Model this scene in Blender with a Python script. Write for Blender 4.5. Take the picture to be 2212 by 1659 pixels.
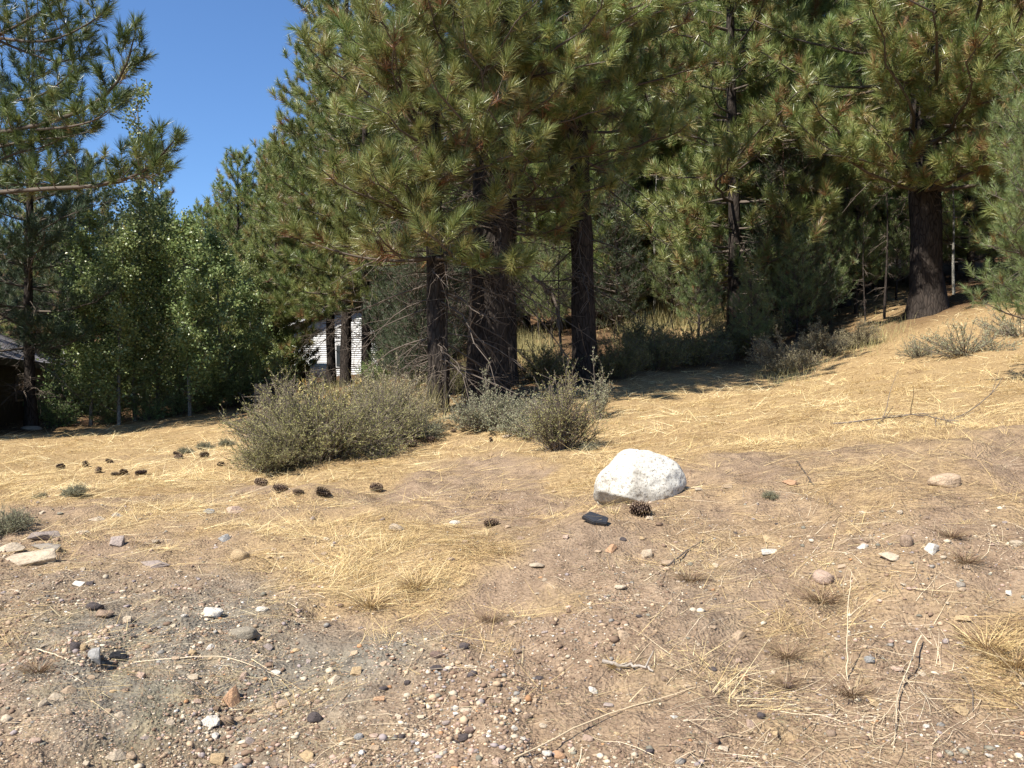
import bpy, bmesh, math, random
import numpy as np
from mathutils import Vector

for o in list(bpy.data.objects):
    bpy.data.objects.remove(o)
sc = bpy.context.scene
COL = sc.collection
R = math.radians
EYE = 1.5
F = 1841.0            # focal length in the 2212-px-wide view of the photograph

# ------------------------------------------------------------------ camera
cam = bpy.data.cameras.new('camera')
camo = bpy.data.objects.new('camera', cam)
COL.objects.link(camo)
cam.sensor_width = 36.0
cam.lens = 36.0 * F / 2212.0
cam.clip_start = 0.05
cam.clip_end = 3000
camo.location = (0, 0, EYE)
camo.rotation_euler = (R(90), 0, 0)
sc.camera = camo

# ------------------------------------------------------------------ light
SUN_EL = 50.0
sun_h = Vector((-0.70, -0.71, 0)).normalized()
to_sun = Vector((sun_h.x * math.cos(R(SUN_EL)), sun_h.y * math.cos(R(SUN_EL)), math.sin(R(SUN_EL))))
world = bpy.data.worlds.new('World')
sc.world = world
world.use_nodes = True
wn = world.node_tree
bg = wn.nodes['Background']
sky = wn.nodes.new('ShaderNodeTexSky')
sky.sky_type = 'NISHITA'
sky.sun_disc = False
sky.sun_elevation = R(SUN_EL)
sky.sun_rotation = math.atan2(to_sun.x, to_sun.y)
sky.altitude = 0
sky.air_density = 1.0
sky.dust_density = 0.0
sky.ozone_density = 10.0
wn.links.new(sky.outputs[0], bg.inputs[0])
bg.inputs[1].default_value = 0.082
sl = bpy.data.lights.new('sun', 'SUN')
sl.energy = 5.0
sl.angle = R(0.53)
sl.color = (1.0, 0.945, 0.86)
slo = bpy.data.objects.new('sun', sl)
COL.objects.link(slo)
slo.rotation_euler = to_sun.to_track_quat('Z', 'Y').to_euler()
slo.location = (-20, -10, 40)
sc.view_settings.view_transform = 'Standard'
sc.view_settings.look = 'None'
sc.view_settings.gamma = 1.0
sc.view_settings.use_curve_mapping = False
sc.view_settings.exposure = 1.15
sc.cycles.max_bounces = 5
sc.cycles.diffuse_bounces = 3
sc.cycles.glossy_bounces = 2
sc.cycles.transmission_bounces = 3
sc.cycles.use_denoising = True
sc.cycles.denoiser = 'OPENIMAGEDENOISE'
sc.cycles.denoising_prefilter = 'NONE'
sc.cycles.use_adaptive_sampling = False

# ------------------------------------------------------------------ numpy helpers
def h2(ix, iy, s):
    n = (ix.astype(np.int64) * 374761393 + iy.astype(np.int64) * 668265263 + s * 974634213) & 0xffffffff
    n = ((n ^ (n >> 13)) * 1274126177) & 0xffffffff
    n = ((n ^ (n >> 16)) * 668265263) & 0xffffffff
    return ((n >> 8) & 0xffff) / 65535.0

def vn(x, y, scl, s):
    x = np.asarray(x, float) / scl + 1000.3; y = np.asarray(y, float) / scl + 1000.7
    ix = np.floor(x); iy = np.floor(y)
    fx = x - ix; fy = y - iy
    fx = fx * fx * (3 - 2 * fx); fy = fy * fy * (3 - 2 * fy)
    a = h2(ix, iy, s); b = h2(ix + 1, iy, s); c = h2(ix, iy + 1, s); d = h2(ix + 1, iy + 1, s)
    return (a + (b - a) * fx) * (1 - fy) + (c + (d - c) * fx) * fy - 0.5

def fbm(x, y, scl, s, o=3):
    r = 0; w = 1.0
    for i in range(o):
        r = r + w * vn(x, y, scl / 2 ** i, s + i * 17); w *= 0.5
    return r

def sstep(a, b, x):
    t = np.clip((np.asarray(x, float) - a) / (b - a), 0, 1)
    return t * t * (3 - 2 * t)

def nrm(v):
    return v / np.maximum(np.linalg.norm(v, axis=-1, keepdims=True), 1e-9)

def pchip(xk, yk, x):
    xk = np.array(xk, float); yk = np.array(yk, float)
    h = np.diff(xk); d = np.diff(yk) / h
    m = np.zeros_like(yk); m[0] = d[0]; m[-1] = d[-1]
    for i in range(1, len(yk) - 1):
        if d[i - 1] * d[i] > 0:
            w1 = 2 * h[i] + h[i - 1]; w2 = h[i] + 2 * h[i - 1]
            m[i] = (w1 + w2) / (w1 / d[i - 1] + w2 / d[i])
    i = np.clip(np.searchsorted(xk, x) - 1, 0, len(h) - 1)
    t = np.clip((x - xk[i]) / h[i], 0, 1)
    return ((1 + 2 * t) * (1 - t) ** 2 * yk[i] + t * (1 - t) ** 2 * h[i] * m[i]
            + t * t * (3 - 2 * t) * yk[i + 1] + t * t * (t - 1) * h[i] * m[i + 1])

# ------------------------------------------------------------------ terrain height
UK = [-700, 0, 553, 760, 1106, 1659, 2212, 2900]
PROF = {   # distance -> height relative to the eye
    -700: [(1, -1.5), (3.2, -1.46), (6, -1.3), (8, -1.25), (14, -1.35), (28, -1.35), (40, -1.25), (60, -.8), (100, 3), (180, 22), (300, 42), (600, 70)],
    0:    [(1, -1.5), (3.2, -1.44), (4.8, -1.23), (6, -1.20), (7.5, -1.18), (14, -1.30), (22, -1.36), (28, -1.31), (40, -1.2), (60, -.6), (100, 3), (180, 23), (300, 45), (600, 75)],
    553:  [(1, -1.5), (3.2, -1.44), (4.7, -1.21), (6, -1.14), (7.5, -1.12), (10, -1.19), (13, -1.15), (18, -1.1), (24, -1.05), (30, -.6), (40, 0.1), (60, 1), (100, 6), (180, 27), (300, 50), (600, 80)],
    760:  [(1, -1.5), (3.2, -1.44), (4.7, -1.20), (6, -1.10), (7.5, -1.08), (10, -1.06), (13, -.86), (16, -.58), (20, -.45), (24, -.28), (30, -.08), (42, .28), (60, 1.8), (100, 8), (180, 31), (300, 54), (600, 83)],
    1106: [(1, -1.5), (3.2, -1.44), (4.6, -1.18), (5.8, -1.01), (7.5, -1.02), (12, -.85), (14.5, -.56), (17, -.19), (28, 1.05), (40, 2.8), (60, 6), (100, 14), (180, 38), (300, 60), (600, 90)],
    1659: [(1, -1.5), (3.2, -1.44), (4.4, -1.13), (5.8, -.80), (7.3, -.57), (8.2, -.54), (9.6, -.63), (12, -.47), (18, -.07), (22, .5), (24, .9), (28, 1.75), (36, 3.4), (60, 8), (100, 17), (180, 42), (300, 65), (600, 95)],
    2212: [(1, -1.5), (3.2, -1.44), (4.2, -1.07), (5.4, -.72), (6.8, -.46), (7.8, -.40), (9.5, -.41), (13, .06), (16, .55), (20, 1.6), (24, 2.6), (36, 5.0), (60, 10), (100, 20), (180, 45), (300, 70), (600, 100)],
    2900: [(1, -1.5), (3.2, -1.42), (4.2, -1.0), (5.4, -.7), (6.8, -.5), (9.5, -.15), (13, .4), (16, 1.0), (20, 2.2), (24, 3.4), (36, 6), (60, 12), (100, 22), (180, 48), (300, 74), (600, 105)],
}
LD = np.linspace(0, math.log(600), 320)
TT = np.linspace((UK[0] - 1106) / F, (UK[-1] - 1106) / F, 160)
_cols = np.array([pchip(np.log([p[0] for p in PROF[u]]), [p[1] for p in PROF[u]], LD) for u in UK])
_tk = np.array([(u - 1106) / F for u in UK])
TAB = np.array([pchip(_tk, _cols[:, j], TT) for j in range(len(LD))]).T      # [nt, nd]
_k = np.exp(-np.linspace(-2, 2, 13) ** 2); _k /= _k.sum()
TAB = np.array([np.convolve(np.pad(r, 6, mode='edge'), _k, 'valid') for r in TAB])
TAB = np.array([np.convolve(np.pad(c, 6, mode='edge'), _k, 'valid') for c in TAB.T]).T
DENTS = []

def gbase(x, y):
    x = np.asarray(x, float); y = np.asarray(y, float)
    th = np.arctan2(x, y); r = np.hypot(x, y)
    tc = np.clip(th, -R(46), R(46))
    d = np.maximum(r * np.cos(tc), 1.001)
    t = np.clip(np.tan(tc), TT[0], TT[-1])
    fi = (t - TT[0]) / (TT[-1] - TT[0]) * (len(TT) - 1)
    fj = np.clip(np.log(d) / LD[-1] * (len(LD) - 1), 0, len(LD) - 1.001)
    i = np.clip(np.floor(fi).astype(int), 0, len(TT) - 2); j = np.floor(fj).astype(int)
    a = fi - i; b = fj - j
    z = (TAB[i, j] * (1 - a) + TAB[i + 1, j] * a) * (1 - b) + (TAB[i, j + 1] * (1 - a) + TAB[i + 1, j + 1] * a) * b
    w = sstep(R(60), R(125), np.abs(th))
    return EYE + z * (1 - w) + (-1.5) * w

def strawmask(x, y, z=None):
    """how much dry grass grows at a spot, 0..1, and grey gravel, forest duff"""
    if z is None: z = gbase(x, y)
    yy = np.maximum(y, 0.5)
    u = 1106 + F * x / yy; v = 829.5 - F * (z - EYE) / yy
    vb = np.interp(u, [-300, 0, 300, 600, 850, 1000, 1150, 1300, 1400, 1500, 1700, 1900, 2212, 2600],
                   [1105, 1100, 1085, 1060, 1045, 1040, 1035, 1035, 985, 960, 945, 930, 905, 890])
    n = fbm(x, y, 1.3, 5, 4); n2 = fbm(x, y, 0.4, 9, 3)
    s = sstep(45, -45, v - vb + 90 * n + 50 * n2)
    def blob(cu, cv, ru, rv, w):
        return w * np.exp(-((u - cu) / ru) ** 2 - ((v - cv) / rv) ** 2)
    s = s - blob(1060, 1010, 230, 42, .95) - blob(330, 990, 190, 18, .75) - blob(1010, 940, 90, 30, .5) \
          - blob(740, 1062, 300, 16, .6) - blob(1430, 960, 70, 30, .4)
    s = s + blob(820, 1225, 150, 75, 1.0) + blob(960, 1180, 130, 45, .6) + blob(560, 1190, 220, 36, .3) + blob(700, 1130, 260, 26, .35) \
          + blob(2190, 1400, 70, 90, .8) + blob(1240, 1045, 80, 40, .5) + blob(1500, 1000, 60, 30, .3) + blob(1900, 1080, 350, 80, .30) \
          + blob(1750, 1330, 160, 120, .25)
    far = sstep(16, 22, y)
    s = np.clip(s + 0.10 + 0.35 * n2, 0, 1)
    g = np.clip(blob(180, 1420, 420, 230, 1.0) + blob(700, 1500, 300, 200, .55) + blob(850, 1400, 140, 60, .6) + .7 * n + .3 * n2, 0, 1) * sstep(1130, 1260, v)
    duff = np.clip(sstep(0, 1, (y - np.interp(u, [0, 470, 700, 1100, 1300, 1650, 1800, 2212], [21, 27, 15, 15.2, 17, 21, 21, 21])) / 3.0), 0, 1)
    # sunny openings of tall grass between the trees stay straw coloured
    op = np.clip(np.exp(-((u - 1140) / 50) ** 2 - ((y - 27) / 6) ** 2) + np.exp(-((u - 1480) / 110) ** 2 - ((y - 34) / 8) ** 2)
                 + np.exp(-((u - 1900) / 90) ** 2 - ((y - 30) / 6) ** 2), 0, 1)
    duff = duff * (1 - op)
    return s, g, duff, u, v

def gz(x, y):
    x = np.asarray(x, float); y = np.asarray(y, float)
    z = gbase(x, y)
    r = np.hypot(x, y)
    s = strawmask(x, y, z)[0]
    bank = 1 - 0.55 * s
    z = z + bank * (0.15 * fbm(x, y, 0.9, 21, 2) + 0.065 * fbm(x, y, .28, 31, 2) + .030 * fbm(x, y, .10, 41, 2))
    z = z + sstep(25, 60, r) * 0.9 * fbm(x, y, 9, 51, 3) + sstep(8, 14, r) * .10 * fbm(x, y, 2.2, 61, 2)
    for (dx, dy, dr, dep) in DENTS:
        z = z - dep * np.exp(-(((x - dx) ** 2 + ((y - dy) * 0.8) ** 2) / dr ** 2) ** 2)
    return z

def g1(x, y):
    return float(gz(np.array([x]), np.array([y]))[0])

_DM = np.exp(np.linspace(math.log(2.3), math.log(90), 1500))
def hit(u, v):
    """ground point on the sight line of a spot seen in the photograph"""
    t = (u - 1106) / F
    zr = EYE - (v - 829.5) / F * _DM
    zz = gz(t * _DM, _DM)
    k = np.nonzero(zr <= zz)[0]
    d = _DM[k[0]] if len(k) else 60.0
    return t * d, d, g1(t * d, d)

def P(u, v, d):
    return Vector(((u - 1106) / F * d, d, EYE - (v - 829.5) / F * d))

# ------------------------------------------------------------------ mesh + object helpers
def np_mesh(name, V, T, mat, attrs=None, smooth=False, quads=False):
    k = T.shape[1]
    me = bpy.data.meshes.new(name)
    me.vertices.add(len(V)); me.vertices.foreach_set('co', np.ascontiguousarray(V, np.float32).ravel())
    me.loops.add(len(T) * k); me.loops.foreach_set('vertex_index', np.ascontiguousarray(T, np.int32).ravel())
    me.polygons.add(len(T)); me.polygons.foreach_set('loop_start', np.arange(0, len(T) * k, k, dtype=np.int32))
    me.polygons.foreach_set('loop_total', np.full(len(T), k, np.int32))
    if smooth:
        me.polygons.foreach_set('use_smooth', np.ones(len(T), bool))
    for n, a in (attrs or {}).items():
        if a.ndim == 1:
            at = me.attributes.new(n, 'FLOAT', 'POINT'); at.data.foreach_set('value', np.ascontiguousarray(a, np.float32))
        else:
            at = me.attributes.new(n, 'FLOAT_COLOR', 'POINT')
            at.data.foreach_set('color', np.ascontiguousarray(np.c_[a, np.ones(len(a))], np.float32).ravel())
    me.update(calc_edges=True)
    if mat: me.materials.append(mat)
    return me

class MB:
    def __init__(s): s.v = []; s.f = []; s.t = []; s.n = 0
    def add(s, V, Fc, tone=0.0):
        V = np.asarray(V, float).reshape(-1, 3); Fc = np.asarray(Fc, int).reshape(-1, 3)
        s.v.append(V); s.f.append(Fc + s.n)
        s.t.append(np.broadcast_to(np.asarray(tone, float), (len(V),)).copy()); s.n += len(V)
    def mesh(s, name, mat, smooth=False):
        return np_mesh(name, np.concatenate(s.v), np.concatenate(s.f), mat, {'tone': np.concatenate(s.t)}, smooth)

def link(name, me, parent=None, loc=None, kind=None):
    o = bpy.data.objects.new(name, me); COL.objects.link(o)
    if parent: o.parent = parent
    if loc is not None: o.location = loc
    if kind: o['kind'] = kind
    return o

def tag(o, label, cat, group=None, kind=None):
    o['label'] = label; o['category'] = cat
    if group: o['group'] = group
    if kind: o['kind'] = kind
    return o

def thing(name, label, cat, loc=(0, 0, 0), rz=0, group=None, scale=1.0):
    o = bpy.data.objects.new(name, None); COL.objects.link(o)
    o.location = loc; o.rotation_euler = (0, 0, rz); o.scale = (scale,) * 3
    o.empty_display_size = .2
    return tag(o, label, cat, group)

def tubes(Pts, Rad, sides):
    """Pts [n,k,3], Rad [n,k] -> verts, tris of n tubes"""
    Pts = np.asarray(Pts, float); Rad = np.asarray(Rad, float)
    n, k, _ = Pts.shape
    tg = np.gradient(Pts, axis=1); tg = nrm(tg)
    ref = np.where(np.abs(tg[..., 2:3]) > 0.8, np.array([1.0, 0, 0]), np.array([0, 0, 1.0]))
    ref = np.broadcast_to(ref[:, :1], ref.shape)
    a = nrm(np.cross(tg, ref)); b = np.cross(tg, a)
    an = np.arange(sides) / sides * 2 * math.pi
    V = Pts[:, :, None] + Rad[:, :, None, None] * (a[:, :, None] * np.cos(an)[None, None, :, None] + b[:, :, None] * np.sin(an)[None, None, :, None])
    idx = np.arange(n * k * sides).reshape(n, k, sides)
    i0 = idx[:, :-1]; i1 = idx[:, 1:]
    j0 = np.roll(i0, -1, 2); j1 = np.roll(i1, -1, 2)
    T = np.concatenate([np.stack([i0, j0, j1], -1).reshape(-1, 3), np.stack([i0, j1, i1], -1).reshape(-1, 3)])
    return V.reshape(-1, 3), T

# ------------------------------------------------------------------ materials
def newmat(name):
    m = bpy.data.materials.new(name); m.use_nodes = True
    nt = m.node_tree
    return m, nt, nt.nodes, nt.links, nt.nodes['Principled BSDF']

def ramp(N, stops, interp='LINEAR'):
    r = N.new('ShaderNodeValToRGB')
    cr = r.color_ramp; cr.interpolation = interp
    while len(cr.elements) > 1: cr.elements.remove(cr.elements[-1])
    cr.elements[0].position = stops[0][0]; cr.elements[0].color = (*stops[0][1], 1)
    for p, c in stops[1:]:
        e = cr.elements.new(p); e.color = (*c, 1)
    return r

def tex_noise(N, L, scale, detail=4, rough=.55, vec=None):
    n = N.new('ShaderNodeTexNoise'); n.inputs['Scale'].default_value = scale
    n.inputs['Detail'].default_value = detail; n.inputs['Roughness'].default_value = rough
    if vec: L.new(vec, n.inputs['Vector'])
    return n

def mixc(N, L, fac, a, b, mode='MIX'):
    m = N.new('ShaderNodeMix'); m.data_type = 'RGBA'; m.blend_type = mode
    for s, val in ((0, fac), (6, a), (7, b)):
        if hasattr(val, 'links'): L.new(val, m.inputs[s])
        elif isinstance(val, (int, float)): m.inputs[s].default_value = val
        else: m.inputs[s].default_value = (*val, 1)
    return m.outputs[2]

def math_n(N, L, op, a, b):
    m = N.new('ShaderNodeMath'); m.operation = op
    for s, val in ((0, a), (1, b)):
        if hasattr(val, 'links'): L.new(val, m.inputs[s])
        else: m.inputs[s].default_value = val
    return m.outputs[0]

def tone_mat(name, stops, rough=.6, spec=.3, transl=0.0, objvar=0.0):
    m, nt, N, L, b = newmat(name)
    at = N.new('ShaderNodeAttribute'); at.attribute_name = 'tone'
    r = ramp(N, stops)
    L.new(at.outputs['Fac'], r.inputs[0])
    col = r.outputs[0]
    if objvar:
        oi = N.new('ShaderNodeObjectInfo')
        hs = N.new('ShaderNodeHueSaturation')
        L.new(col, hs.inputs['Color'])
        L.new(math_n(N, L, 'ADD', math_n(N, L, 'MULTIPLY', oi.outputs['Random'], objvar), 1 - objvar / 2), hs.inputs['Value'])
        L.new(math_n(N, L, 'ADD', math_n(N, L, 'MULTIPLY', oi.outputs['Random'], .03), .485), hs.inputs['Hue'])
        col = hs.outputs[0]
    L.new(col, b.inputs['Base Color'])
    b.inputs['Roughness'].default_value = rough
    b.inputs['Specular IOR Level'].default_value = spec
    if transl:
        tr = N.new('ShaderNodeBsdfTranslucent'); L.new(col, tr.inputs['Color'])
        mx = N.new('ShaderNodeMixShader'); mx.inputs[0].default_value = transl
        L.new(b.outputs[0], mx.inputs[1]); L.new(tr.outputs[0], mx.inputs[2])
        L.new(mx.outputs[0], N['Material Output'].inputs[0])
    return m

NEEDLE_STOPS = [(0, (.050, .082, .028)), (.3, (.135, .190, .058)), (.55, (.250, .295, .094)), (.75, (.32, .29, .105)), (.9, (.29, .20, .085)), (1, (.27, .145, .066))]
M_needle = tone_mat('pine_needle', NEEDLE_STOPS, .38, .5, .22, .3)
M_needle_blue = tone_mat('young_pine_needle', [(0, (.070, .112, .038)), (.4, (.155, .205, .070)), (.7, (.225, .255, .095)), (.9, (.20, .15, .06)), (1, (.26, .11, .04))], .45, .45, .22, .2)
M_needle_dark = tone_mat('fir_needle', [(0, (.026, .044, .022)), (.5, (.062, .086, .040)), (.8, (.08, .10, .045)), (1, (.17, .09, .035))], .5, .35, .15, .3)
M_aspen = tone_mat('aspen_leaf', [(0, (.095, .140, .045)), (.5, (.205, .270, .095)), (.85, (.31, .36, .15)), (1, (.33, .30, .09))], .35, .5, .35, .2)
M_shrub = tone_mat('brush_leaf', [(0, (.120, .118, .046)), (.5, (.235, .226, .088)), (.85, (.345, .315, .135)), (1, (.30, .23, .10))], .65, .2, .15)
M_sage = tone_mat('sage_leaf', [(0, (.13, .132, .082)), (.5, (.25, .25, .150)), (.85, (.35, .34, .21)), (1, (.28, .22, .11))], .7, .2, .15)
M_shrub_tan = tone_mat('dry_brush_leaf', [(0, (.14, .12, .07)), (.5, (.28, .245, .14)), (.85, (.40, .345, .20)), (1, (.36, .26, .12))], .7, .2, .15)
M_yellowleaf = tone_mat('yellow_leaf', [(0, (.25, .24, .08)), (.6, (.48, .40, .15)), (1, (.50, .26, .10))], .6, .3, .2)
M_straw = tone_mat('dry_straw', [(0, (.15, .09, .055)), (.3, (.31, .205, .110)), (.6, (.55, .40, .18)), (.85, (.68, .54, .27)), (1, (.74, .63, .38))], .55, .3, .1)
M_weed = tone_mat('dry_weed', [(0, (.13, .080, .055)), (.5, (.25, .165, .10)), (.8, (.36, .27, .15)), (1, (.20, .21, .11))], .6, .25, .1)
M_tallgrass = tone_mat('tall_grass', [(0, (.20, .20, .09)), (.5, (.36, .32, .14)), (1, (.55, .46, .22))], .6, .25, .2)
M_twig = tone_mat('dead_twig', [(0, (.060, .048, .038)), (.5, (.15, .12, .095)), (1, (.36, .32, .27))], .8, .2)
M_palestalk = tone_mat('pale_stalk', [(0, (.27, .19, .115)), (.5, (.48, .375, .235)), (1, (.66, .56, .40))], .6, .25)

def bark_mat(name, c0, c1, sc_=1.0):
    m, nt, N, L, b = newmat(name)
    tc = N.new('ShaderNodeTexCoord'); mp = N.new('ShaderNodeMapping')
    mp.inputs['Scale'].default_value = (6 * sc_, 6 * sc_, 1.5 * sc_)
    L.new(tc.outputs['Object'], mp.inputs['Vector'])
    n = tex_noise(N, L, 2.0, 6, .65, mp.outputs[0])
    vo = N.new('ShaderNodeTexVoronoi'); vo.feature = 'DISTANCE_TO_EDGE'; vo.inputs['Scale'].default_value = 2.2
    L.new(mp.outputs[0], vo.inputs['Vector'])
    r = ramp(N, [(.25, c0), (.6, c1), (.8, tuple(min(1, x * 1.5) for x in c1))])
    L.new(n.outputs['Fac'], r.inputs[0])
    vr = ramp(N, [(0, (.35, .33, .32)), (.12, (1, 1, 1))])
    L.new(vo.outputs['Distance'], vr.inputs[0])
    L.new(mixc(N, L, 1.0, r.outputs[0], vr.outputs[0], 'MULTIPLY'), b.inputs['Base Color'])
    bp = N.new('ShaderNodeBump'); bp.inputs['Strength'].default_value = .8; bp.inputs['Distance'].default_value = .04
    L.new(math_n(N, L, 'ADD', vo.outputs['Distance'], math_n(N, L, 'MULTIPLY', n.outputs['Fac'], .5)), bp.inputs['Height'])
    L.new(bp.outputs[0], b.inputs['Normal'])
    b.inputs['Roughness'].default_value = .9; b.inputs['Specular IOR Level'].default_value = .15
    return m
M_bark = bark_mat('pine_bark', (.020, .017, .015), (.048, .038, .031))
M_bark_red = bark_mat('dead_bark', (.10, .055, .04), (.24, .15, .11))
M_bark_aspen = bark_mat('aspen_bark', (.10, .095, .08), (.30, .29, .25), 2)

def ground_mat():
    m, nt, N, L, b = newmat('dry_ground')
    tc = N.new('ShaderNodeTexCoord'); pos = tc.outputs['Object']
    def att(n):
        a = N.new('ShaderNodeAttribute'); a.attribute_name = n; return a.outputs['Fac']
    n1 = tex_noise(N, L, 1.1, 5, .6, pos); n2 = tex_noise(N, L, 9, 6, .65, pos); n3 = tex_noise(N, L, 60, 4, .6, pos)
    soil = ramp(N, [(.28, (.090, .062, .042)), (.42, (.186, .131, .088)), (.58, (.288, .207, .138)), (.78, (.39, .295, .205))]); L.new(n2.outputs['Fac'], soil.inputs[0])
    soil2 = ramp(N, [(.3, (.182, .128, .086)), (.7, (.300, .217, .143))]); L.new(n1.outputs['Fac'], soil2.inputs[0])
    so = mixc(N, L, .45, soil.outputs[0], soil2.outputs[0])
    gr = ramp(N, [(.3, (.085, .074, .060)), (.45, (.160, .141, .112)), (.62, (.218, .194, .148)), (.8, (.32, .28, .215))]); L.new(n2.outputs['Fac'], gr.inputs[0])
    gn = ramp(N, [(.52, (1, 1, 1)), (.66, (.82, .86, .68))]); L.new(n1.outputs['Fac'], gn.inputs[0])
    grc = mixc(N, L, 1.0, gr.outputs[0], gn.outputs[0], 'MULTIPLY')
    col = mixc(N, L, att('grey'), so, grc)
    st = ramp(N, [(.3, (.13, .082, .045)), (.45, (.27, .185, .095)), (.6, (.42, .30, .15)), (.8, (.55, .42, .23))])
    mp = N.new('ShaderNodeMapping'); mp.inputs['Scale'].default_value = (14, 30, 20); L.new(pos, mp.inputs['Vector'])
    n4 = tex_noise(N, L, 1.6, 6, .7, mp.outputs[0]); L.new(n4.outputs['Fac'], st.inputs[0])
    wob = ramp(N, [(.25, (0, 0, 0)), (.6, (1, 1, 1))]); L.new(math_n(N, L, 'MULTIPLY', math_n(N, L, 'ADD', att('straw'), math_n(N, L, 'MULTIPLY', n2.outputs['Fac'], .5)), .72), wob.inputs[0])
    col = mixc(N, L, wob.outputs[0], col, st.outputs[0])
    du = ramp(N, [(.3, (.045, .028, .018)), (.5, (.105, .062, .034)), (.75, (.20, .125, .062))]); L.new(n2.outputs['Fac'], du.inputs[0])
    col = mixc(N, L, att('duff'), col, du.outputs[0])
    gm = ramp(N, [(.35, (.72, .70, .68)), (.5, (1, 1, 1)), (.68, (1.0, 1.0, 1.0)), (.75, (1.25, 1.22, 1.15))]); L.new(n3.outputs['Fac'], gm.inputs[0])
    col = mixc(N, L, 1.0, col, gm.outputs[0], 'MULTIPLY')
    L.new(col, b.inputs['Base Color'])
    b.inputs['Roughness'].default_value = .95; b.inputs['Specular IOR Level'].default_value = .08
    bp = N.new('ShaderNodeBump'); bp.inputs['Strength'].default_value = 1.0; bp.inputs['Distance'].default_value = .03
    vo = N.new('ShaderNodeTexVoronoi'); vo.inputs['Scale'].default_value = 55; L.new(pos, vo.inputs['Vector'])
    L.new(math_n(N, L, 'ADD', math_n(N, L, 'ADD', n2.outputs['Fac'], math_n(N, L, 'MULTIPLY', n3.outputs['Fac'], .5)), math_n(N, L, 'MULTIPLY', vo.outputs['Distance'], -.35)), bp.inputs['Height'])
    L.new(bp.outputs[0], b.inputs['Normal'])
    return m
M_ground = ground_mat()

def rock_mat():
    m, nt, N, L, b = newmat('stone')
    oi = N.new('ShaderNodeObjectInfo'); tc = N.new('ShaderNodeTexCoord')
    ad = N.new('ShaderNodeVectorMath'); L.new(tc.outputs['Object'], ad.inputs[0])
    cb = N.new('ShaderNodeCombineXYZ'); L.new(math_n(N, L, 'MULTIPLY', oi.outputs['Random'], 37), cb.inputs[0]); L.new(cb.outputs[0], ad.inputs[1])
    n = tex_noise(N, L, 2.5, 6, .65, ad.outputs[0]); n2 = tex_noise(N, L, 14, 3, .6, ad.outputs[0])
    r = ramp(N, [(.3, (.62, .60, .58)), (.5, (1, .99, .97)), (.75, (1.22, 1.2, 1.14))]); L.new(n.outputs['Fac'], r.inputs[0])
    r2 = ramp(N, [(.36, (.72, .70, .68)), (.5, (1, 1, 1))]); L.new(n2.outputs['Fac'], r2.inputs[0])
    c = mixc(N, L, 1.0, oi.outputs['Color'], r.outputs[0], 'MULTIPLY')
    L.new(mixc(N, L, 1.0, c, r2.outputs[0], 'MULTIPLY'), b.inputs['Base Color'])
    b.inputs['Roughness'].default_value = .8; b.inputs['Specular IOR Level'].default_value = .25
    bp = N.new('ShaderNodeBump'); bp.inputs['Strength'].default_value = .5; bp.inputs['Distance'].default_value = .15
    L.new(math_n(N, L, 'ADD', n.outputs['Fac'], math_n(N, L, 'MULTIPLY', n2.outputs['Fac'], .3)), bp.inputs['Height']); L.new(bp.outputs[0], b.inputs['Normal'])
    return m
M_rock = rock_mat()

def boulder_mat():
    m, nt, N, L, b = newmat('white_granite')
    tc = N.new('ShaderNodeTexCoord'); p = tc.outputs['Object']
    n = tex_noise(N, L, 5, 8, .7, p); n2 = tex_noise(N, L, 70, 4, .7, p); n3 = tex_noise(N, L, 26, 5, .7, p)
    r = ramp(N, [(.30, (.36, .325, .275)), (.42, (.43, .40, .34)), (.52, (.51, .485, .42)), (.7, (.575, .555, .49))]); L.new(n.outputs['Fac'], r.inputs[0])
    s = ramp(N, [(.36, (.35, .33, .32)), (.46, (1, 1, 1))]); L.new(n2.outputs['Fac'], s.inputs[0])
    s3 = ramp(N, [(.34, (.55, .52, .48)), (.48, (1, 1, 1))]); L.new(n3.outputs['Fac'], s3.inputs[0])
    c = mixc(N, L, 1.0, r.outputs[0], s.outputs[0], 'MULTIPLY'); c = mixc(N, L, .8, c, s3.outputs[0], 'MULTIPLY')
    L.new(c, b.inputs['Base Color']); b.inputs['Roughness'].default_value = .85; b.inputs['Specular IOR Level'].default_value = .2
    bp = N.new('ShaderNodeBump'); bp.inputs['Strength'].default_value = .6; bp.inputs['Distance'].default_value = .012
    L.new(math_n(N, L, 'ADD', n3.outputs['Fac'], math_n(N, L, 'MULTIPLY', n2.outputs['Fac'], .5)), bp.inputs['Height']); L.new(bp.outputs[0], b.inputs['Normal'])
    return m

def plain_mat(name, col, rough=.6, spec=.3, var=.25, scale=6, metal=0):
    m, nt, N, L, b = newmat(name)
    tc = N.new('ShaderNodeTexCoord'); n = tex_noise(N, L, scale, 5, .6, tc.outputs['Object'])
    r = ramp(N, [(.3, tuple(x * (1 - var) for x in col)), (.7, tuple(min(1, x * (1 + var)) for x in col))])
    L.new(n.outputs['Fac'], r.inputs[0]); L.new(r.outputs[0], b.inputs['Base Color'])
    b.inputs['Roughness'].default_value = rough; b.inputs['Specular IOR Level'].default_value = spec; b.inputs['Metallic'].default_value = metal
    return m

# ------------------------------------------------------------------ ground sheet
for (u, v, r, dep) in [(1703, 1592, .035, .07), (700, 1318, .09, .05), (1010, 1600, .05, .02), (1670, 1250, .03, .04), (2085, 1370, .03, .05), (1560, 1215, .06, .03), (230, 1440, .06, .03)]:
    t = (u - 1106) / F
    x, y, z = hit(u, v)
    DENTS.append((x, y, r, dep))

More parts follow.
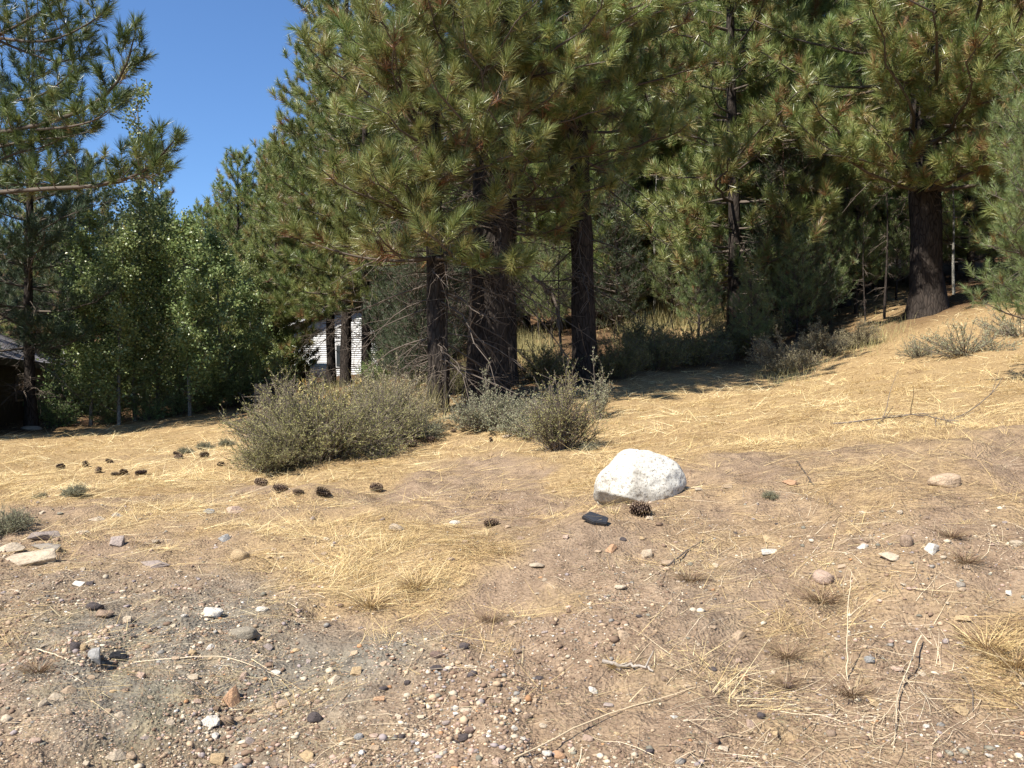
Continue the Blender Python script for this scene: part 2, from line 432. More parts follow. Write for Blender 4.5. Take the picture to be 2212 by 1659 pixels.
def build_ground():
    th_in = np.linspace(-R(36), R(36), 430)
    th_l = np.linspace(-R(180), -R(37), 34)[:-1]; th_r = np.linspace(R(37), R(180), 34)[1:]
    th = np.concatenate([th_l, th_in, th_r])
    rr = [0.4, .9, 1.4, 1.9, 2.3, 2.6]
    while rr[-1] < 7.5: rr.append(rr[-1] * 1.0058)
    while rr[-1] < 24: rr.append(rr[-1] * 1.012)
    while rr[-1] < 600: rr.append(rr[-1] * 1.05)
    rr = np.array(rr)
    A, B = np.meshgrid(th, rr, indexing='ij')
    x = (B * np.sin(A)).ravel(); y = (B * np.cos(A)).ravel()
    z = gz(x, y)
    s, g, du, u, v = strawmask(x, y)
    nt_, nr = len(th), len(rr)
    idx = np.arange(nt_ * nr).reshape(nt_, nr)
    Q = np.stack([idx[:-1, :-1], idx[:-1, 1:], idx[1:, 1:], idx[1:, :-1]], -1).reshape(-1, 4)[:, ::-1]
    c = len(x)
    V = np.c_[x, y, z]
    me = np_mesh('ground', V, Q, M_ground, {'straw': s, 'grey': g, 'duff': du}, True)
    o = link('ground', me, kind='structure')
    print('ground', len(Q) * 2)
build_ground()

# ------------------------------------------------------------------ foliage generators
def needles(mb, c, d, size, m, w, rng, tone, older=.25, spread=1.0):
    """n tufts at c pointing along d; m needles each"""
    n = len(c)
    c = np.repeat(c, m, 0); d = np.repeat(d, m, 0); L = np.repeat(size, m); tn = np.repeat(tone, m)
    k = n * m
    q = rng.random(k)                           # 0 at shoot tip, 1 at the older base
    al = (R(8) + q * R(58) * spread) + rng.normal(0, .13, k)
    ref = nrm(rng.normal(size=(k, 3)))
    pr = nrm(ref - d * (ref * d).sum(1, keepdims=True))
    nd = nrm(d * np.cos(al)[:, None] + pr * np.sin(al)[:, None] + np.array([0, 0, -.08]))
    base = c - d * (q * L * .85)[:, None]
    ln = L * (.75 + .4 * rng.random(k))
    sd = nrm(np.cross(nd, nrm(rng.normal(size=(k, 3))))) * w * .5
    tip = base + nd * ln[:, None]
    V = np.stack([base - sd, base + sd, tip], 1).reshape(-1, 3)
    T = np.arange(3 * k).reshape(-1, 3)
    t = np.clip(tn + older * (q - .4) + rng.normal(0, .05, k), 0, 1)
    mb.add(V, T, np.repeat(t, 3))

def grow_limb(rng, p, L, limbs, subs, tc, td, dens, sub_len=.75, start=.22, upturn=.3):
    """branchlets and tufts along a limb polyline p [k,3]"""
    k = len(p)
    nb = max(3, int(L * 6.5 * dens))
    s = start + (1 - start) * (np.arange(nb) + rng.random(nb)) / nb
    s[-1] = 1.0
    fi = s * (k - 1); i = np.minimum(fi.astype(int), k - 2); f = (fi - i)[:, None]
    b0 = p[i] * (1 - f) + p[i + 1] * f
    tg = nrm(p[i + 1] - p[i])
    side = nrm(np.cross(tg, np.array([0, 0, 1.0])) + 1e-6)
    sg = np.where(np.arange(nb) % 2 == 0, 1.0, -1.0)[:, None]
    up = np.array([0, 0, 1.0])
    dr = nrm(tg * (.55 + .3 * rng.random((nb, 1))) + side * sg * (.5 + .5 * rng.random((nb, 1))) + up * (upturn * .5 + .24 * rng.normal(size=(nb, 1))))
    dr[-1] = nrm(tg[-1] + up * .3)
    ln = (.22 + sub_len * (1 - s) ** .7 * min(1, L / 2.2)) * (.6 + .6 * rng.random(nb))
    q = np.linspace(0, 1, 4)[None, :, None]
    pts = b0[:, None] + dr[:, None] * (ln[:, None, None] * q) + up * (upturn * ln[:, None, None] * q ** 2)
    subs.append((pts, np.linspace(1, .35, 4)[None] * (.006 + .010 * ln[:, None])))
    # tufts: tip, and short twigs along the branchlet
    tip_d = nrm(pts[:, 3] - pts[:, 2] + up * .05)
    tc.append(pts[:, 3]); td.append(tip_d)
    for qq in (.35, .55, .75, .9):
        keep = rng.random(nb) < np.clip(ln * 2.6 * (1 if qq > .5 else .8), .15, .95)
        if not keep.any(): continue
        fi = qq * 3; ii = int(fi); ff = fi - ii
        c0 = pts[keep, ii] * (1 - ff) + pts[keep, min(3, ii + 1)] * ff
        m = len(c0)
        tw = nrm(dr[keep] * .6 + up * .45 + rng.normal(0, .5, (m, 3)))
        tl = .10 + .16 * rng.random((m, 1))
        tq = np.linspace(0, 1, 4)[None, :, None]
        tp = c0[:, None] + tw[:, None] * tl[:, :, None] * tq + up * (.12 * tl[:, :, None] * tq ** 2)
        subs.append((tp[:, ::3], np.full((m, 2), .005)))
        tc.append(tp[:, 3]); td.append(nrm(tw + up * .2))

def pine_meshes(seed, H, r0, cb, Rm, nl, dens, nm, nw, nlen, mat=None, bark=None, lean=(0, 0), dead=18, tone=.38, tsd=.13, azf=None,
                flat=-.22, extra=None, sides=12, prof=.75, tube_sides=3, deadmin=.7, oldp=.10):
    rng = np.random.default_rng(seed)
    mat = mat or M_needle; bark = bark or M_bark
    # trunk
    k = 26
    h = np.linspace(-.25, H, k)
    hh = np.maximum(h, 0)
    ax = np.c_[lean[0] * hh + .05 * np.sin(hh * .5 + seed), lean[1] * hh + .05 * np.cos(hh * .4 + seed), h]
    rad = r0 * (1 - .92 * (hh / H)) ** .85 + r0 * .26 * np.exp(-hh / .4)
    V, T = tubes(ax[None], rad[None], sides)
    V = V.reshape(k, sides, 3)
    jit = 1 + .10 * rng.normal(size=(k, sides)) * .7 + (.12 * np.sin(np.arange(sides) * 2.3 + seed))[None] * np.exp(-hh / .7)[:, None]
    V = ax[:, None] + (V - ax[:, None]) * jit[..., None]
    tb = MB(); tb.add(V.reshape(-1, 3), T)
    # limbs
    def axis(z):
        return np.array([np.interp(z, h, ax[:, 0]), np.interp(z, h, ax[:, 1]), z])
    limbs = []; subs = []; tc = []; td = []
    az = rng.random() * 6.28
    for i in range(nl):
        f = min(.999, max(0.0, (i // 5 + .5 + rng.normal(0, .10)) / (nl / 5))) ** 1.12
        z = cb + (H * .985 - cb) * f
        L = Rm * (1 - f) ** prof * (.65 + .5 * rng.random()) + .25
        if f < .12: L *= .8
        az += 2.399 + rng.normal(0, .35)
        a = az
        if azf is not None: a = azf(rng, az)
        a0 = flat + .95 * f + rng.normal(0, .13)
        b0 = .30 + rng.normal(0, .1)
        s = np.linspace(0, 1, 9)
        dirh = np.array([math.cos(a), math.sin(a), 0]); prp = np.array([-math.sin(a), math.cos(a), 0])
        w1 = rng.normal(0, .10)
        p = axis(z)[None] + dirh * (L * s)[:, None] + np.array([0, 0, 1.0]) * (L * (a0 * s + b0 * s * s))[:, None] + prp * (L * (w1 * np.sin(s * 3) + .03 * rng.normal(size=9) * s))[:, None]
        limbs.append((p, (.012 + .011 * L) * (1 - .8 * s)))
        grow_limb(rng, p, L, limbs, subs, tc, td, dens, sub_len=.30 + .16 * min(L, 3))
    if extra:
        for p in extra:
            p = np.array(p); L = np.linalg.norm(np.diff(p, axis=0), axis=1).sum()
            s = np.linspace(0, 1, 9); cs = np.linspace(0, 1, len(p))
            pp = np.c_[[np.interp(s, cs, p[:, j]) for j in range(3)]].T
            pp[1:-1] = (pp[:-2] + 2 * pp[1:-1] + pp[2:]) / 4
            limbs.append((pp, (.012 + .008 * L) * (1 - .8 * s)))
            grow_limb(rng, pp, L, limbs, subs, tc, td, dens * 1.15, sub_len=.95, start=.12, upturn=.35)
    lb = MB()
    V, T = tubes(np.array([p for p, r in limbs]), np.array([r for p, r in limbs]), 5); lb.add(V, T, .2)
    for p, r in subs:
        if nw > .0125 and p.shape[1] == 4: p, r = p[:, ::3], r[:, ::3]
        V, T = tubes(p, r, tube_sides); lb.add(V, T, .25 + .15 * rng.random())
    # dead lower branches, bare and drooping
    dl = []; dr = []; dt = []; dtr = []
    for i in range(dead):
        z = deadmin + (cb + 1.6 - deadmin) * rng.random(); a = rng.random() * 6.28
        L = (.6 + 1.6 * rng.random()) * min(1, Rm / 2.5)
        s = np.linspace(0, 1, 7); a0 = rng.normal(-.05, .25); b0 = -.75 * rng.random()
        dirh = np.array([math.cos(a), math.sin(a), 0]); prp = np.array([-math.sin(a), math.cos(a), 0])
        p = axis(z)[None] + dirh * (L * s)[:, None] + np.array([0, 0, 1.0]) * (L * (a0 * s + b0 * s * s))[:, None] + prp * (L * .13 * np.cumsum(rng.normal(size=7)) * s * .6)[:, None]
        dl.append(p); dr.append((.006 + .007 * L) * (1 - .75 * s))
        for j in range(int(L * 7)):
            i0 = rng.integers(1, 6); c0 = p[i0]; tw = nrm(p[i0 + 1] - p[i0] + rng.normal(0, .5, 3) * np.linalg.norm(p[1] - p[0]) * 3)
            l2 = .15 + .5 * rng.random(); qs = np.linspace(0, 1, 5)
            dt.append(c0[None] + tw * (l2 * qs)[:, None] + np.cumsum(rng.normal(0, .02, (5, 3)), 0) + np.array([0, 0, -.12 * l2]) * (qs ** 2)[:, None])
            dtr.append(np.linspace(.006, .0025, 5))
    if dl:
        V, T = tubes(np.array(dl), np.array(dr), 4); lb.add(V, T, .22)
        if dt:
            V, T = tubes(np.array(dt), np.array(dtr), 3); lb.add(V, T, .34)
    nb = MB()
    c = np.concatenate(tc); d = np.concatenate(td); n = len(c)
    tn = rng.normal(tone, tsd, n)
    old = rng.random(n) < oldp
    tn[old] += .42
    needles(nb, c, d, nlen * (.8 + .4 * rng.random(n)), nm, nw, rng, tn)
    print('pine', seed, 'tufts', n, 'tris', n * nm, 'wood', sum(len(f) for f in lb.f))
    return (tb.mesh('trunk', bark, True), lb.mesh('branchwork', M_twig), nb.mesh('crown', mat))

def place_pine(meshes, name, label, x, y, rz=0, scale=1.0, group=None, sink=0.0, cat='tree'):
    t = thing(name, label, cat, (x, y, g1(x, y) - sink), rz, group, scale)
    link('trunk', meshes[0], t)
    link('branchwork', meshes[1], t, kind='stuff')
    link('crown', meshes[2], t, kind='stuff')
    return t

def ux(u, d): return (u - 1106) / F * d

def leaf_quads(mb, c, size, rng, tone, up=.7):
    n = len(c)
    nr = nrm(rng.normal(size=(n, 3)) + np.array([0, 0, up]))
    a = nrm(np.cross(nr, rng.normal(size=(n, 3)))); b = np.cross(nr, a)
    s = (size * (.7 + .6 * rng.random(n)))[:, None]
    V = np.stack([c - a * s * .5, c + b * s * .42 + nr * s * .08, c + a * s * .5, c - b * s * .42 + nr * s * .08], 1).reshape(-1, 3)
    i = np.arange(n)[:, None] * 4
    T = np.concatenate([i + np.array([[0, 1, 2]]), i + np.array([[0, 2, 3]])])
    mb.add(V, T, np.repeat(np.clip(tone, 0, 1), 4))

def aspen_meshes(seed, H, r0, cb, Rm, nb, nleaf, size, tone=.5, lean=(0, 0), topthin=0):
    rng = np.random.default_rng(seed)
    k = 16; h = np.linspace(-.2, H, k); hh = np.maximum(h, 0)
    ax = np.c_[lean[0] * hh + .08 * np.sin(hh * .6 + seed), lean[1] * hh + .08 * np.cos(hh * .5 + seed), h]
    tb = MB(); V, T = tubes(ax[None], (r0 * (1 - .9 * hh / H) + .004)[None], 8); tb.add(V, T)
    pts = []; lc = []
    for i in range(nb):
        f = (i + rng.random()) / nb; z = cb + (H * .97 - cb) * f; a = rng.random() * 6.28
        L = Rm * (1 - f ** 1.6) * (.5 + .7 * rng.random()) + .2
        if topthin and z > topthin: L = .25 + .45 * rng.random()
        s = np.linspace(0, 1, 6)
        o = np.array([np.interp(z, h, ax[:, 0]), np.interp(z, h, ax[:, 1]), z])
        p = o + np.c_[np.cos(a) * L * s, np.sin(a) * L * s, L * (.5 * s + .25 * s * s)] + np.cumsum(rng.normal(0, .03, (6, 3)), 0)
        pts.append(p)
        for j in range(int(2 + L * 3)):
            q = rng.random() ** .6 * 5; i0 = min(4, int(q)); c0 = p[i0] + (p[i0 + 1] - p[i0]) * (q - i0)
            n = rng.integers(int(nleaf * .6), int(nleaf * 1.4)) if not topthin or z < topthin else rng.integers(10, 30)
            sp = .16 if not topthin or z < topthin else .12
            lc.append(c0 + rng.normal(0, sp, (n, 3)) * np.array([1, 1, .8]))
    bb = MB(); V, T = tubes(np.array(pts), np.linspace(.016, .004, 6)[None].repeat(len(pts), 0), 3); bb.add(V, T, .5)
    c = np.concatenate(lc); lm = MB()
    leaf_quads(lm, c, size, rng, rng.normal(tone, .2, len(c)))
    print('aspen', seed, len(c) * 2)
    return tb.mesh('trunk', M_bark_aspen, True), bb.mesh('branchwork', M_twig), lm.mesh('crown', M_aspen)

def shrub_meshes(seed, rx, ry, H, nst, ntw, nlf, lsize, mat, tone=.5, wob=.1, lift=.55, spread=.10, stemtone=.35):
    """many woody stems fanning from the root, fine twigs and small leaves"""
    rng = np.random.default_rng(seed)
    a = rng.random(nst) * 6.28; e = rng.random(nst) ** .5
    ph = fbm(np.cos(a) * 2, np.sin(a) * 2, 1.0, seed) * .8
    tip = np.c_[np.cos(a) * rx * e, np.sin(a) * ry * e, H * np.sqrt(np.clip(1 - .8 * e ** 2, .03, 1)) * (.60 + .60 * rng.random(nst) ** 1.4 + ph)]
    base = np.c_[tip[:, :2] * .30 * rng.random((nst, 1)), np.full(nst, -.04)]
    s = np.linspace(0, 1, 7)
    hz = (s ** 1.0)[None, :, None]; vz = (s ** lift)[None, :]
    p = base[:, None] + (tip - base)[:, None] * hz
    p[..., 2] = base[:, None, 2] + (tip - base)[:, None, 2] * (.35 * s + .65 * s ** lift)[None]
    p += np.cumsum(rng.normal(0, wob * .06 * H, (nst, 7, 3)), 1)
    bb = MB(); V, T = tubes(p, np.linspace(.010, .0035, 7)[None].repeat(nst, 0) * (.6 + .4 * H), 3); bb.add(V, T, stemtone)
    q = rng.random((nst, ntw)) ** .7 * 5.6 + .3
    i0 = np.minimum(q.astype(int), 5); f = (q - i0)[..., None]
    ar = np.arange(nst)[:, None]
    c0 = (p[ar, i0] * (1 - f) + p[ar, i0 + 1] * f).reshape(-1, 3)
    tg = nrm(p[ar, i0 + 1] - p[ar, i0]).reshape(-1, 3)
    m = len(c0)
    td = nrm(tg * .8 + rng.normal(0, .55, (m, 3)) + np.array([0, 0, .25]))
    tl = (.10 + spread * 2 * rng.random(m)) * (.5 + .5 * H)
    qs = np.linspace(0, 1, 3)
    tp = c0[:, None] + td[:, None] * (tl[:, None] * qs)[..., None]
    V, T = tubes(tp, np.full((m, 3), .0028), 3); bb.add(V, T, stemtone + .15)
    fr = rng.random((m, nlf)) ** .8
    lc = (tp[:, 0][:, None] + (tp[:, 2] - tp[:, 0])[:, None] * fr[..., None]).reshape(-1, 3) + rng.normal(0, .012, (m * nlf, 3))
    ld = nrm(np.repeat(td, nlf, 0) * .7 + rng.normal(0, .6, (m * nlf, 3)))
    k = len(lc)
    sd = nrm(np.cross(ld, rng.normal(size=(k, 3)))) * lsize * .25
    ln = (lsize * (.6 + .8 * rng.random(k)))[:, None]
    V = np.stack([lc - sd, lc + sd, lc + ld * ln], 1).reshape(-1, 3)
    t = np.clip(rng.normal(tone, .16, k) + np.repeat(rng.normal(0, .10, m), nlf), 0, 1)
    lm = MB(); lm.add(V, np.arange(3 * k).reshape(-1, 3), np.repeat(t, 3))
    print('shrub', seed, k, m)
    return bb.mesh('branchwork', M_twig), lm.mesh('foliage', mat)

def place_shrub(ms, name, label, x, y, rz=0, scale=1.0, group=None, cat='shrub', sink=0.02):
    t = thing(name, label, cat, (x, y, g1(x, y) - sink), rz, group, scale)
    link('branchwork', ms[0], t, kind='stuff'); link('foliage', ms[1], t, kind='stuff')
    return t

# ================================================================== buildings behind the trees
def bmesh_obj(name, fn, mat, parent=None, smooth=False, bevel=0):
    bm = bmesh.new(); fn(bm)
    if bevel:
        bmesh.ops.bevel(bm, geom=bm.edges[:], offset=bevel, segments=2, affect='EDGES')
    bmesh.ops.recalc_face_normals(bm, faces=bm.faces[:])
    me = bpy.data.meshes.new(name); bm.to_mesh(me); bm.free()
    if smooth:
        for p in me.polygons: p.use_smooth = True
    me.materials.append(mat)
    return link(name, me, parent)

def box(bm, x0, x1, y0, y1, z0, z1):
    vs = [bm.verts.new(p) for p in ((x0, y0, z0), (x1, y0, z0), (x1, y1, z0), (x0, y1, z0), (x0, y0, z1), (x1, y0, z1), (x1, y1, z1), (x0, y1, z1))]
    for f in ((3, 2, 1, 0), (4, 5, 6, 7), (0, 1, 5, 4), (1, 2, 6, 5), (2, 3, 7, 6), (3, 0, 4, 7)):
        bm.faces.new([vs[i] for i in f])

def poly_prism(bm, pts, axis_vec):
    a = [bm.verts.new(p) for p in pts]; b = [bm.verts.new(Vector(p) + Vector(axis_vec)) for p in pts]
    n = len(pts)
    bm.faces.new(a[::-1]); bm.faces.new(b)
    for i in range(n): bm.faces.new((a[i], a[(i + 1) % n], b[(i + 1) % n], b[i]))

M_whitewood = plain_mat('white_painted_wood', (.52, .52, .51), .6, .3, .08, 3)
M_darkglass = plain_mat('dark_window_glass', (.03, .035, .04), .1, .6, .1)
M_roof = plain_mat('grey_roof_shingle', (.17, .16, .165), .85, .2, .45, 3)
M_brownwood = plain_mat('brown_stained_wood', (.05, .036, .03), .75, .2, .3, 5)
M_greywood = plain_mat('weathered_wood', (.30, .23, .17), .8, .2, .25, 8)
M_palewood = plain_mat('pale_crate_wood', (.46, .33, .20), .8, .2, .25, 8)
M_metal = plain_mat('grey_vent_metal', (.62, .62, .62), .45, .4, .1)
M_tank = plain_mat('white_tank_paint', (.80, .79, .74), .35, .5, .06)
M_lid = plain_mat('grey_tank_lid', (.30, .31, .30), .5, .4, .1)
M_black = plain_mat('black_plastic', (.02, .021, .024), .5, .4, .2)
M_teal = plain_mat('teal_tarp', (.030, .075, .066), .45, .4, .3)
M_slate = plain_mat('black_slate', (.022, .023, .026), .4, .5, .3)

def cabin_white():
    d = 42.0
    x0 = ux(628, d); x1 = ux(982, d); w = x1 - x0
    zb = 1.65; ze = EYE + (829 - 700) / F * d; zp = EYE + (829 - 640) / F * d
    t = thing('cabin', 'white clapboard cabin with a gable, half hidden behind thin dark trunks', 'cabin', ((x0 + x1) / 2, d, zb), R(-8))
    hw = w / 2; he = ze - zb; hp = zp - zb
    bmesh_obj('wall', lambda bm: (poly_prism(bm, [(-hw, 0, -.9), (hw, 0, -.9), (hw, 0, he), (0, 0, hp), (-hw, 0, he)], (0, 6, 0))), M_whitewood, t)
    ex = .105
    n = int((hp + .2) / ex)
    base_me = None
    for i in range(n):
        z = -.2 + i * ex
        half = hw if z < he else hw * max(0.0, (hp - z) / (hp - he))
        if half < .15: continue
        def clap(bm, h=half):
            vs = [(-h, -.052, 0), (h, -.052, 0), (h, -.008, ex), (-h, -.008, ex)]
            back = [(-h, -.002, 0), (h, -.002, 0), (h, -.002, ex), (-h, -.002, ex)]
            a = [bm.verts.new(p) for p in vs]; b = [bm.verts.new(p) for p in back]
            bm.faces.new(a); bm.faces.new(b[::-1])
            for k in range(4): bm.faces.new((a[k], b[k], b[(k + 1) % 4], a[(k + 1) % 4]))
        if z + ex < he and base_me is not None:
            c = link('board', base_me, t, (0, 0, z))
        else:
            c = bmesh_obj('board', clap, M_whitewood, t); c.location = (0, 0, z)
            if base_me is None and z + ex < he: base_me = c.data
    # window
    wx = -hw + (735 - 628) / F * d; wz = EYE + (829 - 768) / F * d - zb
    wf = bmesh_obj('window', lambda bm: (box(bm, wx - .30, wx + .30, -.08, -.03, wz - .6, wz + .6)), M_whitewood, t)
    bmesh_obj('pane', lambda bm: (box(bm, wx - .23, wx + .23, -.088, -.0805, wz - .52, wz + .52)), M_darkglass, wf)
    ov = .45; th = .14
    for s in (-1, 1):
        sl = (hp - he) / hw
        def rf(bm):
            poly_prism(bm, [(0, -ov, hp + .03), (0, -ov, hp + .03 + th), (s * (hw + ov), -ov, he - sl * ov + .03 + th), (s * (hw + ov), -ov, he - sl * ov + .03)], (0, 6 + 2 * ov, 0))
        r_ = bmesh_obj('roof', rf, M_roof, t)
        bmesh_obj('fascia', lambda bm: poly_prism(bm, [(0, -ov - .03, hp - .05), (0, -ov - .03, hp + .20), (s * (hw + ov), -ov - .03, he - sl * ov + .20), (s * (hw + ov), -ov - .03, he - sl * ov - .05)], (0, .026, 0)), M_whitewood, r_)
cabin_white()

def house_left():
    # eave runs away to the right; the roof climbs behind it
    A = np.array([ux(-60, 22), 22.0]); B = np.array([ux(192, 42), 42.0])
    e = (B - A); Ln = np.linalg.norm(e); e /= Ln
    ang = math.atan2(e[1], e[0])
    t = thing('house', 'low dark house with a grey shingled roof in the shade at left', 'house', (A[0], A[1], .2), ang)
    bmesh_obj('wall', lambda bm: box(bm, .4, Ln - .4, .5, 8.0, -.6, 2.03), M_brownwood, t)
    rf = bmesh_obj('roof', lambda bm: poly_prism(bm, [(0, 0, 1.93), (0, 0, 2.07), (0, 4.4, 3.95), (0, 8.8, 2.07), (0, 8.8, 1.93), (0, 4.4, 3.80)], (Ln, 0, 0)), M_roof, t)
    # shingle courses, each a thin lapped strip on the visible slope
    sl = math.atan2(1.88, 4.4); n = 21
    me = None
    for i in range(n):
        if me is None:
            def st(bm):
                rng = random.Random(3)
                x = .02
                while x < Ln - .05:
                    w = rng.uniform(.5, .95); x2 = min(Ln - .02, x + w - .012)
                    h = rng.uniform(.012, .022)
                    vs = [bm.verts.new(p) for p in ((x, 0, h), (x2, 0, h), (x2, .225, .004), (x, .225, .004), (x, 0, .001), (x2, 0, .001))]
                    bm.faces.new((vs[0], vs[1], vs[2], vs[3])); bm.faces.new((vs[4], vs[5], vs[1], vs[0]))
                    x += w
            c = bmesh_obj('shingle_course', st, M_roof, rf); me = c.data
        else:
            c = link('shingle_course', me, rf)
        f = i / n
        c.location = (0, 4.4 * f, 2.072 + 1.88 * f); c.rotation_euler = (sl, 0, 0)
        c['kind'] = 'stuff'
    bmesh_obj('fascia', lambda bm: box(bm, 0, Ln, -.03, -.003, 1.85, 2.06), M_brownwood, t)
    # metal flue with a cap
    fx = Ln * .93; fy = .8; fz = 2.07 + 1.88 * fy / 4.4
    def flue(bm):
        bmesh.ops.create_cone(bm, cap_ends=True, segments=14, radius1=.13, radius2=.13, depth=1.7)
        for v in bm.verts: v.co += Vector((fx, fy, fz + .6))
    fl = bmesh_obj('flue', flue, M_metal, rf)
    def cap(bm):
        for dz, r in ((1.50, .20), (1.62, .21)):
            g = bmesh.ops.create_cone(bm, cap_ends=True, segments=14, radius1=r, radius2=r * .9, depth=.07)
            for v in g['verts']: v.co += Vector((fx, fy, fz + dz))
    bmesh_obj('chimney_cap', cap, plain_mat('white_cap', (.8, .8, .8), .5, .3, .05), rf)
    bmesh_obj('skylight', lambda bm: poly_prism(bm, [(fx + .5, .9, fz - .30), (fx + 1.9, .9, fz - .30), (fx + 1.9, 1.8, fz + .10), (fx + .5, 1.8, fz + .10)], (0, 0, .1)), M_metal, rf)
    for k, wx in enumerate((3.0, 8.0)):
        w_ = bmesh_obj('window', lambda bm: box(bm, wx - .55, wx + .55, .45, .49, .7, 1.6), M_greywood, t)
        bmesh_obj('pane', lambda bm: box(bm, wx - .48, wx + .48, .435, .448, .77, 1.53), M_darkglass, w_)
house_left()

def cabin_right():
    d = 46.0
    x0 = ux(1872, d); x1 = ux(2085, d); zb = g1((x0 + x1) / 2, d)
    t = thing('mountain_cabin', 'brown timber cabin with a railed deck glimpsed behind the thickest right trunk', 'cabin', ((x0 + x1) / 2, d, zb), R(8))
    w = (x1 - x0) / 2; h = EYE + (829 - 455) / F * d - zb
    bmesh_obj('wall', lambda bm: poly_prism(bm, [(-w, 0, -1.5), (w, 0, -1.5), (w, 0, h), (0, 0, h + 1.2), (-w, 0, h)], (0, 6, 0)), M_brownwood, t)
    me = None
    for i in range(int(2 * w / .2)):
        x = -w + .1 + i * .2
        if me is None:
            c = bmesh_obj('board', lambda bm: box(bm, -.085, .085, -.03, -.002, -.2, h - .02), M_greywood, t); me = c.data
        else: c = link('board', me, t)
        c.location = (x, 0, 0)
    for s in (-1, 1):
        bmesh_obj('roof', lambda bm: poly_prism(bm, [(0, -.5, h + 1.23), (0, -.5, h + 1.38), (s * (w + .5), -.5, h - .1), (s * (w + .5), -.5, h - .25)], (0, 7, 0)), M_roof, t)
    wf = bmesh_obj('window', lambda bm: box(bm, -w + .9, -w + 2.1, -.07, -.032, h - 1.5, h - .4), M_whitewood, t)
    bmesh_obj('pane', lambda bm: box(bm, -w + .98, -w + 2.02, -.079, -.071, h - 1.42, h - .48), M_darkglass, wf)
    zd = h - 1.25
    dk = bmesh_obj('deck', lambda bm: box(bm, w - 1.6, w + .7, -1.3, -.035, zd - .15, zd), M_brownwood, t)
    bmesh_obj('handrail', lambda bm: box(bm, w - 1.6, w + .7, -1.3, -1.22, zd + .9, zd + .98), M_brownwood, dk)
    me = None
    for i in range(16):
        if me is None:
            c = bmesh_obj('baluster', lambda bm: box(bm, -.025, .025, -1.28, -1.24, zd + .002, zd + .898), M_brownwood, dk); me = c.data
        else: c = link('baluster', me, dk)
        c.location = (w - 1.5 + i * .145, 0, 0)
    for px in (w - 1.5, w + .6):
        bmesh_obj('post', lambda bm: box(bm, px - .07, px + .07, -1.2, -1.06, -.8, zd - .152), M_brownwood, dk)
cabin_right()

